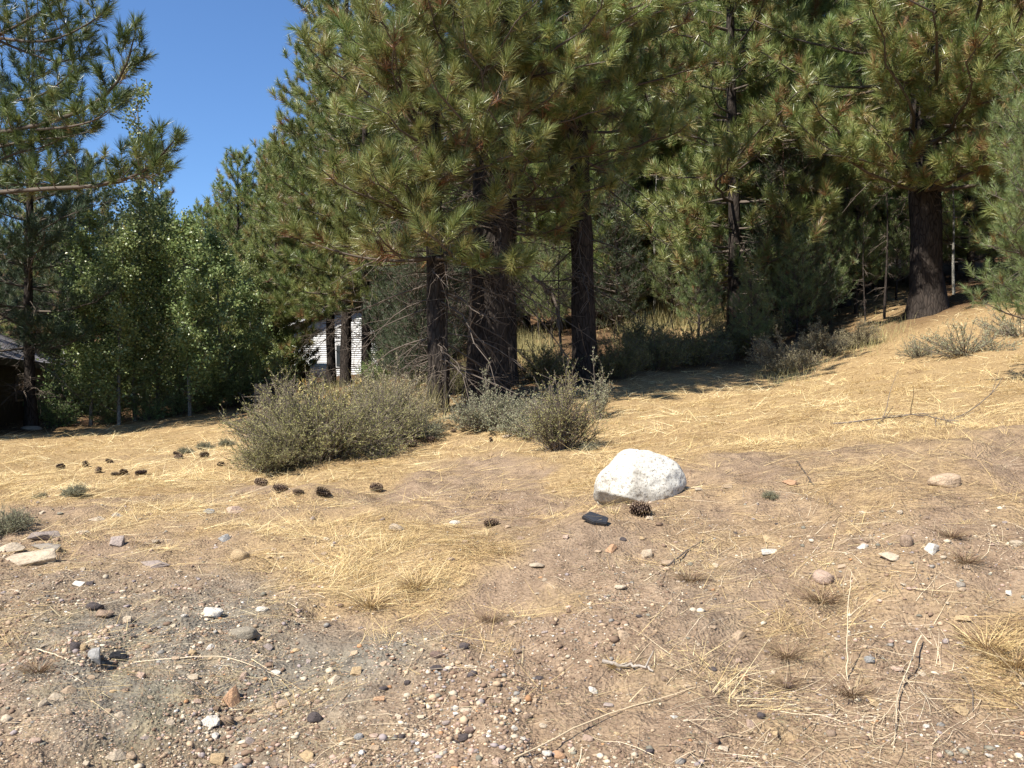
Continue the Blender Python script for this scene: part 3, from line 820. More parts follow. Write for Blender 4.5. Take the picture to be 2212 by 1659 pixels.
def yard_things():
    # propane tank
    d = 34.5
    x = ux(692, d); z = g1(x, d) + .18
    t = thing('propane_tank', 'white rounded tank with a grey lid in the grass before the white cabin', 'tank', (x, d, z))
    mb = MB(); k = 15
    s = np.linspace(-1, 1, k); half = .48; r = .31
    xx = np.clip(s, -1, 1) * half; rr_ = r * np.sqrt(np.clip(1 - np.clip((np.abs(s) - .45) / .55, 0, 1) ** 2.2, .0004, 1))
    V, T = tubes(np.c_[xx, 0 * xx, 0 * xx + .40][None], rr_[None], 20); mb.add(V, T)
    link('tank_body', mb.mesh('tank_body', M_tank, True), t)
    def lid(bm):
        bmesh.ops.create_uvsphere(bm, u_segments=16, v_segments=8, radius=.17)
        for v in bm.verts:
            v.co.z = max(v.co.z, -.06) * .9; v.co += Vector((-.30, 0, .74))
    bmesh_obj('lid', lid, M_lid, t, True)
    for sx in (-.25, .25):
        bmesh_obj('foot', lambda bm: box(bm, sx - .05, sx + .05, -.2, .2, -.25, .14), M_lid, t)
    # black bin
    d = 35.0; x = ux(652, d); z = g1(x, d)
    t = thing('bin', 'black lidded bin standing left of the white tank', 'bin', (x, d, z))
    def body(bm):
        vs = []
        for zz, a in ((-.2, .27), (.70, .36)):
            vs.append([bm.verts.new((sx * a, sy * a, zz)) for sx, sy in ((-1, -1), (1, -1), (1, 1), (-1, 1))])
        bm.faces.new(vs[0][::-1]); bm.faces.new(vs[1])
        for i in range(4): bm.faces.new((vs[0][i], vs[0][(i + 1) % 4], vs[1][(i + 1) % 4], vs[1][i]))
    bmesh_obj('bin_body', body, M_black, t, bevel=.03)
    def lid2(bm):
        poly_prism(bm, [(-.38, -.39, .705), (-.38, .39, .705), (-.38, .30, .82), (-.38, -.22, .84)], (.76, 0, 0))
    bmesh_obj('lid', lid2, M_black, t, bevel=.02)
    # crate of pale boards
    d = 28.0; x = ux(565, d); z = EYE - (868 - 829.5) / F * d
    t = thing('wooden_crate', 'pale slatted wooden crate behind the left end of the big shrub', 'crate', (x, d, z), R(12))
    w = .21; me = None; me2 = None
    for i in range(5):
        for sy, rot in ((-1, 0), (1, 0)):
            if me is None:
                c = bmesh_obj('slat', lambda bm: box(bm, -w, w, -.012, .012, 0, .095), M_palewood, t); me = c.data
            else: c = link('slat', me, t)
            c.location = (0, sy * w, .02 + i * .115); c.rotation_euler = (0, R(random.Random(i).uniform(-2, 2)), 0)
        for sx in (-1, 1):
            if me2 is None:
                c = bmesh_obj('slat', lambda bm: box(bm, -.012, .012, -w + .014, w - .014, 0, .095), M_palewood, t); me2 = c.data
            else: c = link('slat', me2, t)
            c.location = (sx * (w - .012), 0, .02 + i * .115)
    for sx in (-1, 1):
        for sy in (-1, 1):
            bmesh_obj('corner_post', lambda bm: box(bm, sx * .17 - .02, sx * .17 + .02, sy * .17 - .02, sy * .17 + .02, -.3, .60), M_palewood, t)
    # brush pile
    rng = np.random.default_rng(5)
    d = 28.5; x = ux(612, d); z = g1(x, d)
    n = 260
    c0 = np.c_[rng.normal(0, .45, n), rng.normal(0, .35, n), rng.random(n) * .55]
    c0[:, 2] *= np.exp(-(c0[:, 0] / .8) ** 2)
    dr = nrm(np.c_[rng.normal(size=(n, 2)), rng.normal(0, .45, n)]); ln = .3 + .6 * rng.random(n)
    s = np.linspace(-.5, .5, 5)
    p = c0[:, None] + dr[:, None] * (ln[:, None] * s)[..., None] + np.cumsum(rng.normal(0, .03, (n, 5, 3)), 1)
    mb = MB(); V, T = tubes(p, np.full((n, 5), .011) * (.5 + rng.random((n, 1))), 4); mb.add(V, T, np.repeat(rng.random(n) * .7, 20))
    o = link('brush_pile', mb.mesh('brush_pile', M_twig), None, (x, d, z + .15)); tag(o, 'pile of brown dead brush to the right of the pale crate', 'brush pile')
    # leaning pole in front of the bin
    pl = MB(); V, T = tubes(np.array([[(0, 0, -.2), (.04, 0, .3), (.1, 0, .75), (.13, 0, 1.0)]]), np.array([[.022, .02, .018, .015]]), 6); pl.add(V, T, 1)
    x = ux(617, 30); o = link('pole', pl.mesh('pole', M_twig), None, (x, 30, EYE - (850 - 829.5) / F * 30)); tag(o, 'thin pale leaning pole rising out of the brush pile', 'pole')
    # teal tarp at the left edge
    def tarp(bm):
        rng = random.Random(4); n = 22; m = 12; g = []
        for i in range(n):
            row = []
            for j in range(m):
                a = i / (n - 1) * 2 - 1; b_ = j / (m - 1) * 2 - 1
                r2 = min(1.0, max(abs(a), abs(b_)) ** 2.2)
                zz = .95 * (1 - r2 ** 1.5) + .05 * math.sin(a * 9 + b_ * 5) * r2 + .04 * math.sin(b_ * 13)
                row.append(bm.verts.new((a * .95, b_ * .7, max(.02, zz))))
            g.append(row)
        for i in range(n - 1):
            for j in range(m - 1): bm.faces.new((g[i][j], g[i + 1][j], g[i + 1][j + 1], g[i][j + 1]))
    x = ux(-10, 30); o = bmesh_obj('tarp', tarp, M_teal, None, True); o.scale = (.8, .8, .8); o.location = (x, 30, g1(x, 30) + .45); o.rotation_euler = (0, 0, R(25))
    tag(o, 'dark teal tarp draped over a heap at the left edge, under the trees', 'tarp')
yard_things()

# ================================================================== trees
# --- the group in the middle
hero = pine_meshes(11, 19, .42, 5.2, 4.3, 80, .50, 72, .0115, .25, lean=(.012, 0), deadmin=2.2, dead=80, tone=.50, oldp=.07, flat=-.16)
place_pine(hero, 'pine_tree', 'biggest dark trunk of the middle pines, flared base behind the low sage', ux(1058, 16.6), 16.6, 0.6)
hero2 = pine_meshes(23, 13.5, .20, 2.6, 2.9, 72, .54, 66, .0115, .25, lean=(.006, 0), dead=70, azf=lambda rng, a: math.pi - .35 + rng.normal(0, .6), tone=.50, deadmin=.8, oldp=.08)
place_pine(hero2, 'pine_tree', 'slimmer dark pine just left of the thickest middle trunk, drooping bare twigs', ux(942, 15.6), 15.6, 2.0)
hero3 = pine_meshes(37, 17, .28, 4.9, 3.7, 76, .52, 60, .013, .26, lean=(.022, 0), dead=50, deadmin=2.0, tone=.40, oldp=.08)
place_pine(hero3, 'pine_tree', 'right-leaning pine with grey scaly bark, right of the thickest middle trunk', ux(1258, 19.2), 19.2, 4.1)
bgA = pine_meshes(41, 17, .20, 1.4, 3.4, 92, .50, 44, .018, .31, dead=26, tone=.48, tsd=.13, oldp=.10)
bgB = pine_meshes(43, 20, .24, 3.6, 3.9, 82, .50, 44, .018, .32, dead=26, tone=.44, tsd=.13, oldp=.10)
bgC = pine_meshes(47, 12, .14, .6, 2.3, 104, .75, 36, .018, .27, dead=8, tone=.48, tsd=.11, flat=.05, oldp=.07)
place_pine(bgB, 'pine_tree', 'second dark trunk showing against the right side of the thickest middle trunk', ux(1100, 18.2), 18.2, 1.0, .85)
# --- the right hand trees
bigR = pine_meshes(53, 22, .44, 3.2, 6.0, 120, .42, 54, .016, .32, deadmin=3, azf=lambda rng, a: a if rng.random() < .5 else -2.2 + rng.normal(0, .7), lean=(.0, 0), dead=24, tone=.52, tsd=.13, oldp=.12)
place_pine(bigR, 'pine_tree', 'thickest straight dark trunk at right, on the slope above the dry lawn', ux(1998, 24), 24, .3)
place_pine(bgA, 'pine_tree', 'straight dark pine trunk rising behind the young pine near the shaded bushes', ux(1583, 28), 28, 2.2, 1.15)
place_pine(bgB, 'pine_tree', 'dark mid-size trunk left of the thickest right trunk, bare twigs low down', ux(1815, 31), 31, 4.0, 1.1)
place_pine(bgA, 'pine_tree', 'lit pine crown between the middle pines and the right trunk', ux(1690, 30), 30, 1.5, 1.1)
# --- thin trunks in front of the white cabin
for (u, d, rz, s, lb) in [(748, 31, .5, .85, 'thin dark trunk standing across the middle of the white cabin wall'),
                          (716, 33, 2.5, .8, 'thin dark trunk at the left part of the white cabin wall'),
                          (789, 29, 4.4, .72, 'thin dark trunk along the right edge of the white cabin wall')]:
    place_pine(bgB, 'pine_tree', lb, ux(u, d), d, rz, s)
# --- sunlit pines left of the middle, tops against the sky
for (u, d, rz, s, lb) in [(512, 48, .3, 1.05, 'lit pine with a narrow top against the sky, left of the middle pines'),
                          (580, 50, 2.0, 1.12, 'pointed pine top against the sky touching the middle pines'),
                          (440, 54, 4.0, .92, 'lower rounded pine left of the two pointed pine tops'),
                          (598, 34, 1.2, .80, 'dense olive pine leaning into the left side of the middle crowns')]:
    place_pine(bgC, 'pine_tree', lb, ux(u, d), d, rz, s)
# --- dark trees at the left edge
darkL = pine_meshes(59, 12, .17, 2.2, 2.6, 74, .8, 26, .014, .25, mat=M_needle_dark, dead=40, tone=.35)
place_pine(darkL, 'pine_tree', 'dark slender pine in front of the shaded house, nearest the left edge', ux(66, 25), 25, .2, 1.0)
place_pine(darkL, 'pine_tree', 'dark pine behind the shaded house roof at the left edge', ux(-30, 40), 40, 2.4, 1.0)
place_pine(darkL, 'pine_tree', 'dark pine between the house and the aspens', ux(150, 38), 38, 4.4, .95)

# --- the near tree whose boughs hang in from the left
TX, TY = -13.6, 20.3
tz = g1(TX, TY)
def loc(u, v, d):
    p = P(u, v, d); return (p.x - TX, p.y - TY, p.z - tz)
boughs = [
    [(0, 0, 8.9), loc(-60, 105, 20.3), loc(40, 55, 19.5), loc(130, 0, 18.9), loc(190, -60, 18.5)],
    [loc(-20, 80, 20.0), loc(90, 95, 19.2), loc(160, 70, 18.6), loc(215, 35, 18.4)],
    [loc(-20, 80, 20.0), loc(70, 120, 19.7), loc(150, 140, 19.5), loc(180, 90, 19.2)],
    [(0, 0, 8.0), loc(-40, 215, 20.3), loc(60, 220, 19.6), loc(120, 190, 19.2), loc(170, 140, 18.8)],
    [(0, 0, 7.2), loc(-40, 290, 20.0), loc(80, 280, 19.2), loc(180, 240, 18.5), loc(240, 205, 18.1), loc(275, 150, 17.8), loc(290, 80, 17.7)],
    [loc(80, 280, 19.2), loc(150, 275, 18.5), loc(210, 260, 17.9), loc(235, 235, 17.7)],
    [(0, 0, 6.8), loc(-40, 330, 20.3), loc(60, 300, 19.9), loc(130, 300, 19.5), loc(190, 285, 19.2)],
    [(0, 0, 6.2), loc(-50, 370, 20.6), loc(30, 330, 20.0), loc(90, 320, 19.7), loc(130, 300, 19.5)],
    [(0, 0, 5.9), loc(-50, 425, 20.3), loc(80, 405, 19.6), loc(200, 405, 18.9), loc(280, 395, 18.4), loc(335, 355, 18.1), loc(375, 305, 17.8)],
    [loc(200, 405, 18.9), loc(260, 385, 18.4), loc(320, 385, 17.9), loc(350, 370, 17.8)],
    [(0, 0, 5.8), loc(-60, 410, 20.8), loc(40, 395, 20.4), loc(130, 400, 19.9), loc(170, 395, 19.6)],
    [(0, 0, 10.0), loc(-60, 20, 20.3), loc(40, -30, 19.6), loc(120, -70, 19.0)],
]
near = pine_meshes(61, 19, .36, 4.5, 2.6, 22, .5, 56, .012, .25, dead=20, tone=.14, tsd=.2, extra=boughs,  # low tone puts the backlit, shaded underside into the needle colour
                   azf=lambda rng, a: math.pi + rng.normal(0, .55), oldp=.12)
place_pine(near, 'pine_tree', 'nearest dark pine whose boughs hang into the sky at top left', TX, TY)

# --- young blue-green pine at the right edge
youngR = pine_meshes(67, 6.6, .11, 1.1, 1.55, 66, 1.15, 40, .0055, .17, mat=M_needle_blue, dead=10, tone=.45, tsd=.12, flat=.05, oldp=.07)
place_pine(youngR, 'pine_tree', 'young blue-green pine at the right edge, nearest of the right trees', ux(2268, 12.4), 12.4, .4, .70)
# --- saplings in front of the right wood
sap = pine_meshes(71, 3.6, .05, .7, .80, 44, 1.3, 30, .007, .15, mat=M_needle_blue, dead=2, tone=.40, flat=.25, prof=.6, oldp=.04)
fir = pine_meshes(73, 5.4, .07, .3, 1.35, 84, 1.25, 24, .009, .12, mat=M_needle_dark, dead=4, tone=.42, flat=-.10, prof=.9, oldp=.02)
for (u, d, rz, s, lb) in [(1622, 22.5, .3, .62, 'small round-topped young pine on a bare stem, before the dark bushes'),
                          (1508, 27, 1.3, .78, 'lit young pine to the left of the small round-topped one'),
                          (1452, 31, 2.3, .95, 'taller pale green young pine beside the whitish aspen stem'),
                          (1195, 27, 3.3, .95, 'bright green young pine seen between the two middle trunks'),
                          (1700, 27, 4.3, .85, 'young pine among the shaded stems right of the round-topped one'),
                          (1165, 32, 5.0, .9, 'smaller young pine beyond the tall grass between the middle trunks')]:
    place_pine(sap, 'young_pine', lb, ux(u, d), d, rz, s, 'young pines under the wood')
for (u, d, rz, s, lb) in [(1752, 25.5, .5, .58, 'dark drooping young fir left of the thickest right trunk'),
                          (1560, 33, 1.5, .9, 'dark young fir behind the lit young pine'),
                          (1330, 31, 2.5, 1.0, 'dark young fir behind the right-leaning middle pine'),
                          (1850, 36, 3.5, .9, 'dark young fir on the slope behind the thin right stems'),
                          (880, 28, 4.0, .95, 'dark young fir behind the slimmer middle pine'),
                          (1020, 26, 1.0, .8, 'dark young fir behind the thickest middle trunk')]:
    place_pine(fir, 'young_fir', lb, ux(u, d), d, rz, s, 'young firs under the wood')

# --- thin bare stems and a dead snag
def bare_tree(seed, H, r0, nbr, mat, lean=(0, 0), tw=1.0, tone=.6):
    rng = np.random.default_rng(seed)
    k = 14; h = np.linspace(-.2, H, k); hh = np.maximum(h, 0)
    ax = np.c_[lean[0] * hh + .04 * np.sin(hh + seed), lean[1] * hh, h]
    tb = MB(); V, T = tubes(ax[None], (r0 * (1 - .85 * hh / H))[None], 8); tb.add(V, T)
    ps = []; rs = []; p2 = []
    for i in range(nbr):
        z = H * (.15 + .82 * rng.random()); a = rng.random() * 6.28; L = (.3 + .9 * rng.random()) * tw
        s = np.linspace(0, 1, 6)
        o = np.array([np.interp(z, h, ax[:, 0]), np.interp(z, h, ax[:, 1]), z])
        p = o + np.c_[np.cos(a) * L * s, np.sin(a) * L * s, L * (rng.normal(.1, .3) * s - .3 * s * s)] + np.cumsum(rng.normal(0, .02, (6, 3)), 0)
        ps.append(p); rs.append(np.linspace(.012, .003, 6))
        for j in range(5):
            i0 = rng.integers(1, 5); q = np.linspace(0, 1, 6); dd = nrm(rng.normal(size=3) + (p[-1] - p[0]) / L)
            p2.append(p[i0] + dd * (.1 + .3 * rng.random()) * q[:, None] + np.array([0, 0, -.05]) * (q ** 2)[:, None])
    bb = MB(); V, T = tubes(np.array(ps), np.array(rs), 4); bb.add(V, T, tone)
    V, T = tubes(np.array(p2), np.linspace(.005, .002, 6)[None].repeat(len(p2), 0), 3); bb.add(V, T, tone + .1)
    return tb.mesh('trunk', mat, True), bb.mesh('branchwork', M_twig)
def place_bare(ms, name, label, u, d, rz=0, s=1.0, group=None, cat='tree'):
    x = ux(u, d); t = thing(name, label, cat, (x, d, g1(x, d)), rz, group, s)
    link('trunk', ms[0], t); link('branchwork', ms[1], t, kind='stuff')
snag = bare_tree(3, 8.0, .075, 60, M_bark_red, tw=1.1, tone=.55)
thin = bare_tree(5, 5.5, .055, 16, M_bark, lean=(.02, 0), tw=.6, tone=.25)
pale = bare_tree(7, 6.5, .07, 12, M_bark_aspen, lean=(.02, 0), tone=.8)
place_bare(snag, 'dead_tree', 'reddish dead snag with many bare twigs in front of the right wood', 1693, 27, .2, .78)
place_bare(pale, 'aspen_tree', 'whitish bare aspen stem right of the middle pines', 1412, 33, .4, .95)
place_bare(pale, 'aspen_tree', 'fainter whitish stem close behind the bare aspen stem', 1432, 35, 1.4, .8)
place_bare(thin, 'thin_tree', 'thin dark stem just left of the thickest right trunk', 1912, 25.5, .2, .8)
place_bare(thin, 'thin_tree', 'spindly leaning stem farther left of the thickest right trunk', 1868, 26, 2.2, .55)
place_bare(thin, 'thin_tree', 'thin stem close against the slim pine left of the thickest middle trunk', 962, 15.1, 1.2, .62)
place_bare(thin, 'thin_tree', 'thin upright sapling stem between the two middle trunks', 1212, 22, 3.2, .62)
place_bare(pale, 'aspen_tree', 'pale upright stem right of the thickest right trunk', 2062, 27, 2.4, .7)

# --- aspens
asp1 = aspen_meshes(81, 6.6, .06, .35, 1.6, 40, 64, .088, .56)
asp2 = aspen_meshes(83, 7.8, .07, .6, 1.7, 46, 58, .085, .58, lean=(.01, 0))
asp3 = aspen_meshes(85, 11.4, .075, .7, 1.5, 74, 52, .085, .55, topthin=7.2, lean=(.006, 0))
def place_aspen(ms, label, u, d, rz, s):
    x = ux(u, d); t = thing('aspen_tree', label, 'tree', (x, d, g1(x, d)), rz, 'aspens by the shaded house', s)
    link('trunk', ms[0], t); link('branchwork', ms[1], t, kind='stuff'); link('crown', ms[2], t, kind='stuff')
place_aspen(asp3, 'tallest thin aspen poking into the sky between the hanging boughs', 294, 27, .3, .95)
for (ms, u, d, rz, s, lb) in [(asp2, 192, 26, 1.0, .85, 'aspen on a dark stem nearest the shaded house'),
                              (asp1, 262, 25.5, 2.0, .9, 'shaded leafy aspen under the tallest thin aspen'),
                              (asp2, 345, 28, 3.0, .92, 'broad lit aspen right of the tallest thin aspen'),
                              (asp1, 405, 27, 4.0, .98, 'leafy aspen in the middle of the aspen thicket'),
                              (asp1, 470, 29, 5.0, .92, 'lit aspen at the right end of the thicket'),
                              (asp2, 540, 33, 0.5, .72, 'pale green aspen in front of the lit pines'),
                              (asp1, 318, 31, 1.6, 1.0, 'aspen at the back of the thicket, pale against the boughs'),
                              (asp1, 628, 34, 3.4, .62, 'small leafy aspen left of the white cabin')]:
    place_aspen(ms, lb, u, d, rz, s)

# --- leafy bushes under the aspens
bush = shrub_meshes(91, 1.1, 1.0, 1.5, 70, 10, 9, .075, M_aspen, .42, spread=.16)
for (u, d, s, rz, lb) in [(600, 29.5, .85, .2, 'bright green leafy bush left of the pale crate'), (520, 29, .95, 1.2, 'dark leafy bush behind the left end of the big shrub'),
                          (455, 28.5, .8, 2.1, 'shaded leafy bush under the lit aspen'), (385, 27.5, .7, 3.0, 'shaded leafy bush in the middle of the thicket'),
                          (235, 26.2, .55, 4.0, 'sun-flecked low bush beside the pale aspen stem'), (120, 26, .75, 5.0, 'dark leafy bush in front of the shaded house'),
                          (15, 33, 1.0, .9, 'leafy bush above the teal tarp'), (640, 38, .75, 1.9, 'leafy bush hanging over the black bin'), (320, 26.8, .6, 4.7, 'low shaded bush among the aspen stems')]:
    x = ux(u, d); place_shrub(bush, 'leafy_bush', lb, x, d, rz, s, 'leafy bushes under the aspens')

# --- the wood behind, on the rising slope
MARKS = [(620, 'left side of the white cabin'), (730, 'white cabin'), (830, 'right side of the white cabin'), (945, 'slimmer middle pine'), (1058, 'thickest middle trunk'), (1160, 'gap between the middle trunks'), (1258, 'right-leaning middle pine'),
         (1345, 'left part of the shadow pool'), (1425, 'whitish aspen stem'), (1510, 'lit young pine'), (1583, 'straight dark trunk'), (1690, 'dead snag'), (1752, 'drooping young fir'), (1815, 'dark mid-size right trunk'), (1912, 'thin right stem'),
         (1998, 'thickest right trunk'), (2062, 'pale right stem'), (2130, 'left boughs of the young blue-green pine'), (2212, 'young blue-green pine')]
def wood_mark(u): return min(MARKS, key=lambda m: abs(m[0] - u))[1]
rng = np.random.default_rng(7)
k = 0
rows = [(36, [1130, 1250, 1395, 1530, 1640, 1760, 1880, 2010, 2140]), (44, [840, 960, 1070, 1190, 1320, 1450, 1590, 1720, 1850, 1980, 2110]),
        (56, [700, 820, 930, 1050, 1180, 1310, 1440, 1570, 1700, 1830, 1960, 2100, 2220]), (72, [620, 760, 900, 1040, 1180, 1330, 1480, 1620, 1770, 1920, 2070, 2210])]
for d, us in rows:
    for u in us:
        if d == 44 and 1860 < u < 2100: continue
        dd = d + rng.normal(0, 1.5); uu = u + rng.normal(0, 18)
        ms = (bgA, bgB, bgC)[rng.choice(3, p=[.5, .25, .25])]
        x = ux(uu, dd)
        place_pine(ms, 'pine_tree', 'pine behind the %s, %s row of the dense wood' % (wood_mark(uu), {36: 'nearest', 44: 'second', 56: 'third', 72: 'farthest'}[d]), x, dd, rng.random() * 6.28, 1.0 + .25 * rng.random(), 'pines of the dense wood behind')
# wood goes on off frame; unseen left pines are added to shade the ground
for (u, d) in [(2330, 22), (2420, 30), (2500, 18), (-780, 16.5), (-290, 20.0), (-1500, 14.5), (-700, 21), (-420, 25), (-330, 31), (-260, 42), (-120, 52), (60, 58), (200, 60), (330, 56)]:
    x = ux(u, d)
    place_pine(bgA, 'pine_tree', 'pine of the left wood, beyond the aspens or unseen and added for shade' if u < 1000 else 'pine at the far right end of the wood', x, d, rng.random() * 6.28, .70 if d < 26 and u < 0 else .95, 'pines at the ends of the wood')
for i in range(34):
    d = 27 + 26 * rng.random(); u = 690 + 1560 * rng.random()
    if abs(u - 1480) < 110 and d < 38 or abs(u - 1140) < 60 and d < 34 or (d < 32 and u > 1780) or u < 850: continue
    x = ux(u, d)
    fi = rng.random() < .5
    place_pine(fir if fi else sap, 'young_fir' if fi else 'young_pine', ('young fir' if fi else 'young pine') + ' in the dim undergrowth by the ' + wood_mark(u), x, d, rng.random() * 6.28, .8 + .6 * rng.random(), 'young firs in the undergrowth' if fi else 'young pines in the undergrowth')
for (u, d, rz, s, lb) in [(1790, 26.5, .4, .85, 'young pine left of the thin right stems'), (1848, 28, 1.4, 1.0, 'young pine between the thin right stems'),
                          (1938, 29, 2.4, .8, 'young pine touching the left side of the thickest right trunk'), (1725, 25, 3.4, .7, 'young pine just right of the dead snag'),
                          (1890, 33, 4.4, 1.3, 'taller young pine in the gap left of the thickest right trunk'), (1950, 36, 5.4, 1.4, 'taller young pine behind the thickest right trunk')]:
    place_pine(sap, 'young_pine', lb, ux(u, d), d, rz, s, 'young pines under the wood')
x = ux(818, 27); place_shrub(bush, 'leafy_bush', 'leafy bush at the right foot of the white cabin', x, 27, .8, .62, 'leafy bushes under the aspens')
for (u, d, s_, rz) in [(890, 22, .66, .4), (900, 19.5, .6, 2.0), (905, 25, 1.2, 3.3), (895, 32, 1.1, 5.1), (850, 30, .78, 2.7), (930, 31, 1.4, 1.1)]:
    x = ux(u, d)
    place_pine(fir, 'young_fir', '%s young fir in the gap between the white cabin and the middle pines' % {890: 'front left', 900: 'frontmost', 905: 'middle', 895: 'tall back', 850: 'leftmost', 930: 'rightmost back'}[u], x, d, rz, s_, 'young firs beside the cabin')
for (u, d, s_, rz) in [(150, 31, 1.3, .2), (225, 33, 1.5, 1.2), (300, 34, 1.5, 2.4), (365, 33, 1.4, 3.3), (430, 34, 1.5, 4.4), (495, 33, 1.3, 5.1), (560, 35, 1.3, .9)]:
    x = ux(u, d)
    place_shrub(bush, 'leafy_bush', 'dark leafy bush behind the aspens, beyond the %s' % {150: 'house corner', 225: 'aspen on a dark stem', 300: 'tallest thin aspen', 365: 'broad lit aspen', 430: 'thicket middle', 495: 'lit aspen', 560: 'pale green aspen'}[u], x, d, rz, s_, 'leafy bushes behind the aspens')
for (u, d, s_, rz, lb) in [(1480, 37, 1.2, .2, 'dense lit pine rising behind the whitish aspen stem'), (1650, 31, 1.0, 1.3, 'dense olive pine right of the straight dark trunk'),
                       (1760, 34, 1.2, 2.2, 'dense lit pine behind the dead snag'), (1885, 38, 1.25, 3.1, 'dense pine left of the thickest right trunk'),
                       (1395, 39, 1.2, 4.0, 'dense pine behind the right-leaning middle pine'), (1555, 40, 1.3, 5.2, 'dense pine in the back row behind the straight dark trunk'),
                       (2095, 31, 1.0, .8, 'dense pine right of the thickest right trunk'), (1290, 33, 1.0, 1.9, 'dense pine seen between the middle pines')]:
    x = ux(u, d)
    place_pine(bgC, 'pine_tree', lb, x, d, rz, s_)
# far hillside at left
for i in range(46):
    d = 110 + 75 * rng.random(); u = -60 + 760 * rng.random()
    x = ux(u, d)
    place_pine(bgA if i % 2 else bgC, 'pine_tree', 'small distant pine on the far hillside at left', x, d, rng.random() * 6.28, .65 + .4 * rng.random(), 'pines on the far hillside')

# ================================================================== shrubs on the open ground
big1 = shrub_meshes(101, 1.5, 1.0, 1.0, 170, 14, 12, .028, M_shrub, .50, spread=.15, wob=.2)
x, y = ux(690, 11.6), 11.6
place_shrub(big1, 'brush_shrub', 'largest grey-green brush shrub, left of the middle trunks', x, y, 0, .92)
place_shrub(big1, 'brush_shrub', 'lower left-hand spur of the largest grey-green shrub', ux(590, 11.3), 11.3, 2.2, .55)
place_shrub(big1, 'brush_shrub', 'taller right-hand part of the largest grey-green shrub', ux(788, 12.3), 12.3, 4.0, .76)
big2 = shrub_meshes(103, .95, .8, .95, 120, 12, 12, .030, M_shrub_tan, .55)
place_shrub(big2, 'brush_shrub', 'tan dry shrub behind the right shoulder of the largest shrub', ux(835, 13.3), 13.3, 0, .92)
place_shrub(big2, 'brush_shrub', 'brownish twiggy shrub behind the left shoulder of the largest shrub', ux(610, 13.2), 13.2, 2, .80)
mid = shrub_meshes(105, .62, .5, .98, 110, 12, 9, .025, M_shrub, .60, lift=.8, spread=.14, wob=.2)
place_shrub(mid, 'brush_shrub', 'upright olive shrub alone right of the middle, above the white boulder', ux(1212, 10.9), 10.9, 0, .82)
low = shrub_meshes(107, .75, .55, .5, 120, 12, 12, .026, M_sage, .5)
place_shrub(low, 'sage_shrub', 'low grey-green sage mound at the foot of the thickest middle trunk', ux(1065, 13.2), 13.2, 0, 1.0)
place_shrub(low, 'sage_shrub', 'grey sage mound touching the left side of the upright olive shrub', ux(1150, 12.6), 12.6, 1.5, .92)
place_shrub(low, 'sage_shrub', 'small grey sprig shrub at the right end of the largest shrub', ux(905, 12.9), 12.9, 2.5, .62)
tallw = shrub_meshes(109, .28, .25, 1.0, 16, 12, 12, .03, M_sage, .65, lift=.9)
place_shrub(tallw, 'sage_shrub', 'tall pale sprigs standing against the thickest middle trunk', ux(1045, 13.6), 13.6, 0, .8)
place_shrub(tallw, 'sage_shrub', 'yellowish upright sprigs right of the upright olive shrub', ux(1290, 13.8), 13.8, 2, .85)
shade = shrub_meshes(111, 1.0, .8, .85, 110, 11, 11, .036, M_shrub, .12)  # leaf tone lowered so the colour itself carries the shade under the wood
for (u, d, s, rz, lb) in [(1170, 18.6, .9, .2, 'dark shaded shrub between the two middle trunks'), (1330, 19.5, 1.0, 1.2, 'dark shaded shrub at the foot of the right-leaning pine'),
                          (1420, 21, 1.05, 2.2, 'dark shaded shrub in the middle of the shadow pool'), (1500, 22, 1.1, 3.2, 'dark shaded shrub below the lit young pine'),
                          (1580, 23.5, 1.1, 4.2, 'dark shaded shrub left of the round-topped young pine'), (1385, 24.5, 1.1, 5.2, 'shaded shrub at the back of the shadow pool'),
                          (1650, 25.5, .95, .7, 'shaded shrub behind the round-topped young pine'), (980, 17.8, .7, 1.9, 'shaded shrub behind the slim middle pine')]:
    place_shrub(shade, 'brush_shrub', lb, ux(u, d), d, rz, s, 'shaded shrubs under the wood')
tanr = shrub_meshes(113, 1.0, .8, .8, 120, 11, 11, .034, M_shrub_tan, .45)
for (u, d, s, rz, lb) in [(1700, 20.5, .95, .2, 'grey-tan shrub at the right end of the shadow pool'), (1775, 22, .85, 1.2, 'grey-tan twiggy shrub beside the dry slope'),
                          (1850, 22.5, .72, 2.2, 'smaller grey-tan shrub below the thin right stems')]:
    place_shrub(tanr, 'brush_shrub', lb, ux(u, d), d, rz, s, 'grey-tan shrubs on the slope')
strg = shrub_meshes(115, 1.2, .7, .55, 60, 9, 7, .034, M_sage, .5, lift=.9)
place_shrub(strg, 'sage_shrub', 'straggly grey-green shrub sprawling on the slope near the right edge', ux(2085, 17.2), 17.2, 0, 1.0)
place_shrub(strg, 'sage_shrub', 'denser grey-green shrub at the right edge of the slope', ux(2205, 18), 18, 2, .95)
place_shrub(strg, 'sage_shrub', 'sparse sprawling shrub left of the straggly one on the slope', ux(1985, 18.2), 18.2, 4, .62)
for (u, v, s, lb) in [(445, 972, .30, 'little grey shrub left of the largest shrub'), (402, 980, .22, 'tiny grey shrub behind two cones at left'), (160, 1070, .22, 'small grey-brown tuft on the left straw'),
                      (86, 1076, .12, 'tiny brown tuft left of the grey-brown one'), (490, 965, .3, 'small shrub sprig touching the left foot of the largest shrub'),
                      (15, 1150, .36, 'grey-green tuft at the left edge above the slabs'), (1275, 972, .18, 'purplish low tuft at the right foot of the upright olive shrub'), (1665, 1075, .11, 'tiny dark tuft on the weedy bank')]:
    x, y, z = hit(u, v)
    place_shrub(low, 'small_shrub', lb, x, y, u * .01, s)
yl = shrub_meshes(117, .5, .35, .45, 40, 9, 6, .06, M_yellowleaf, .55)
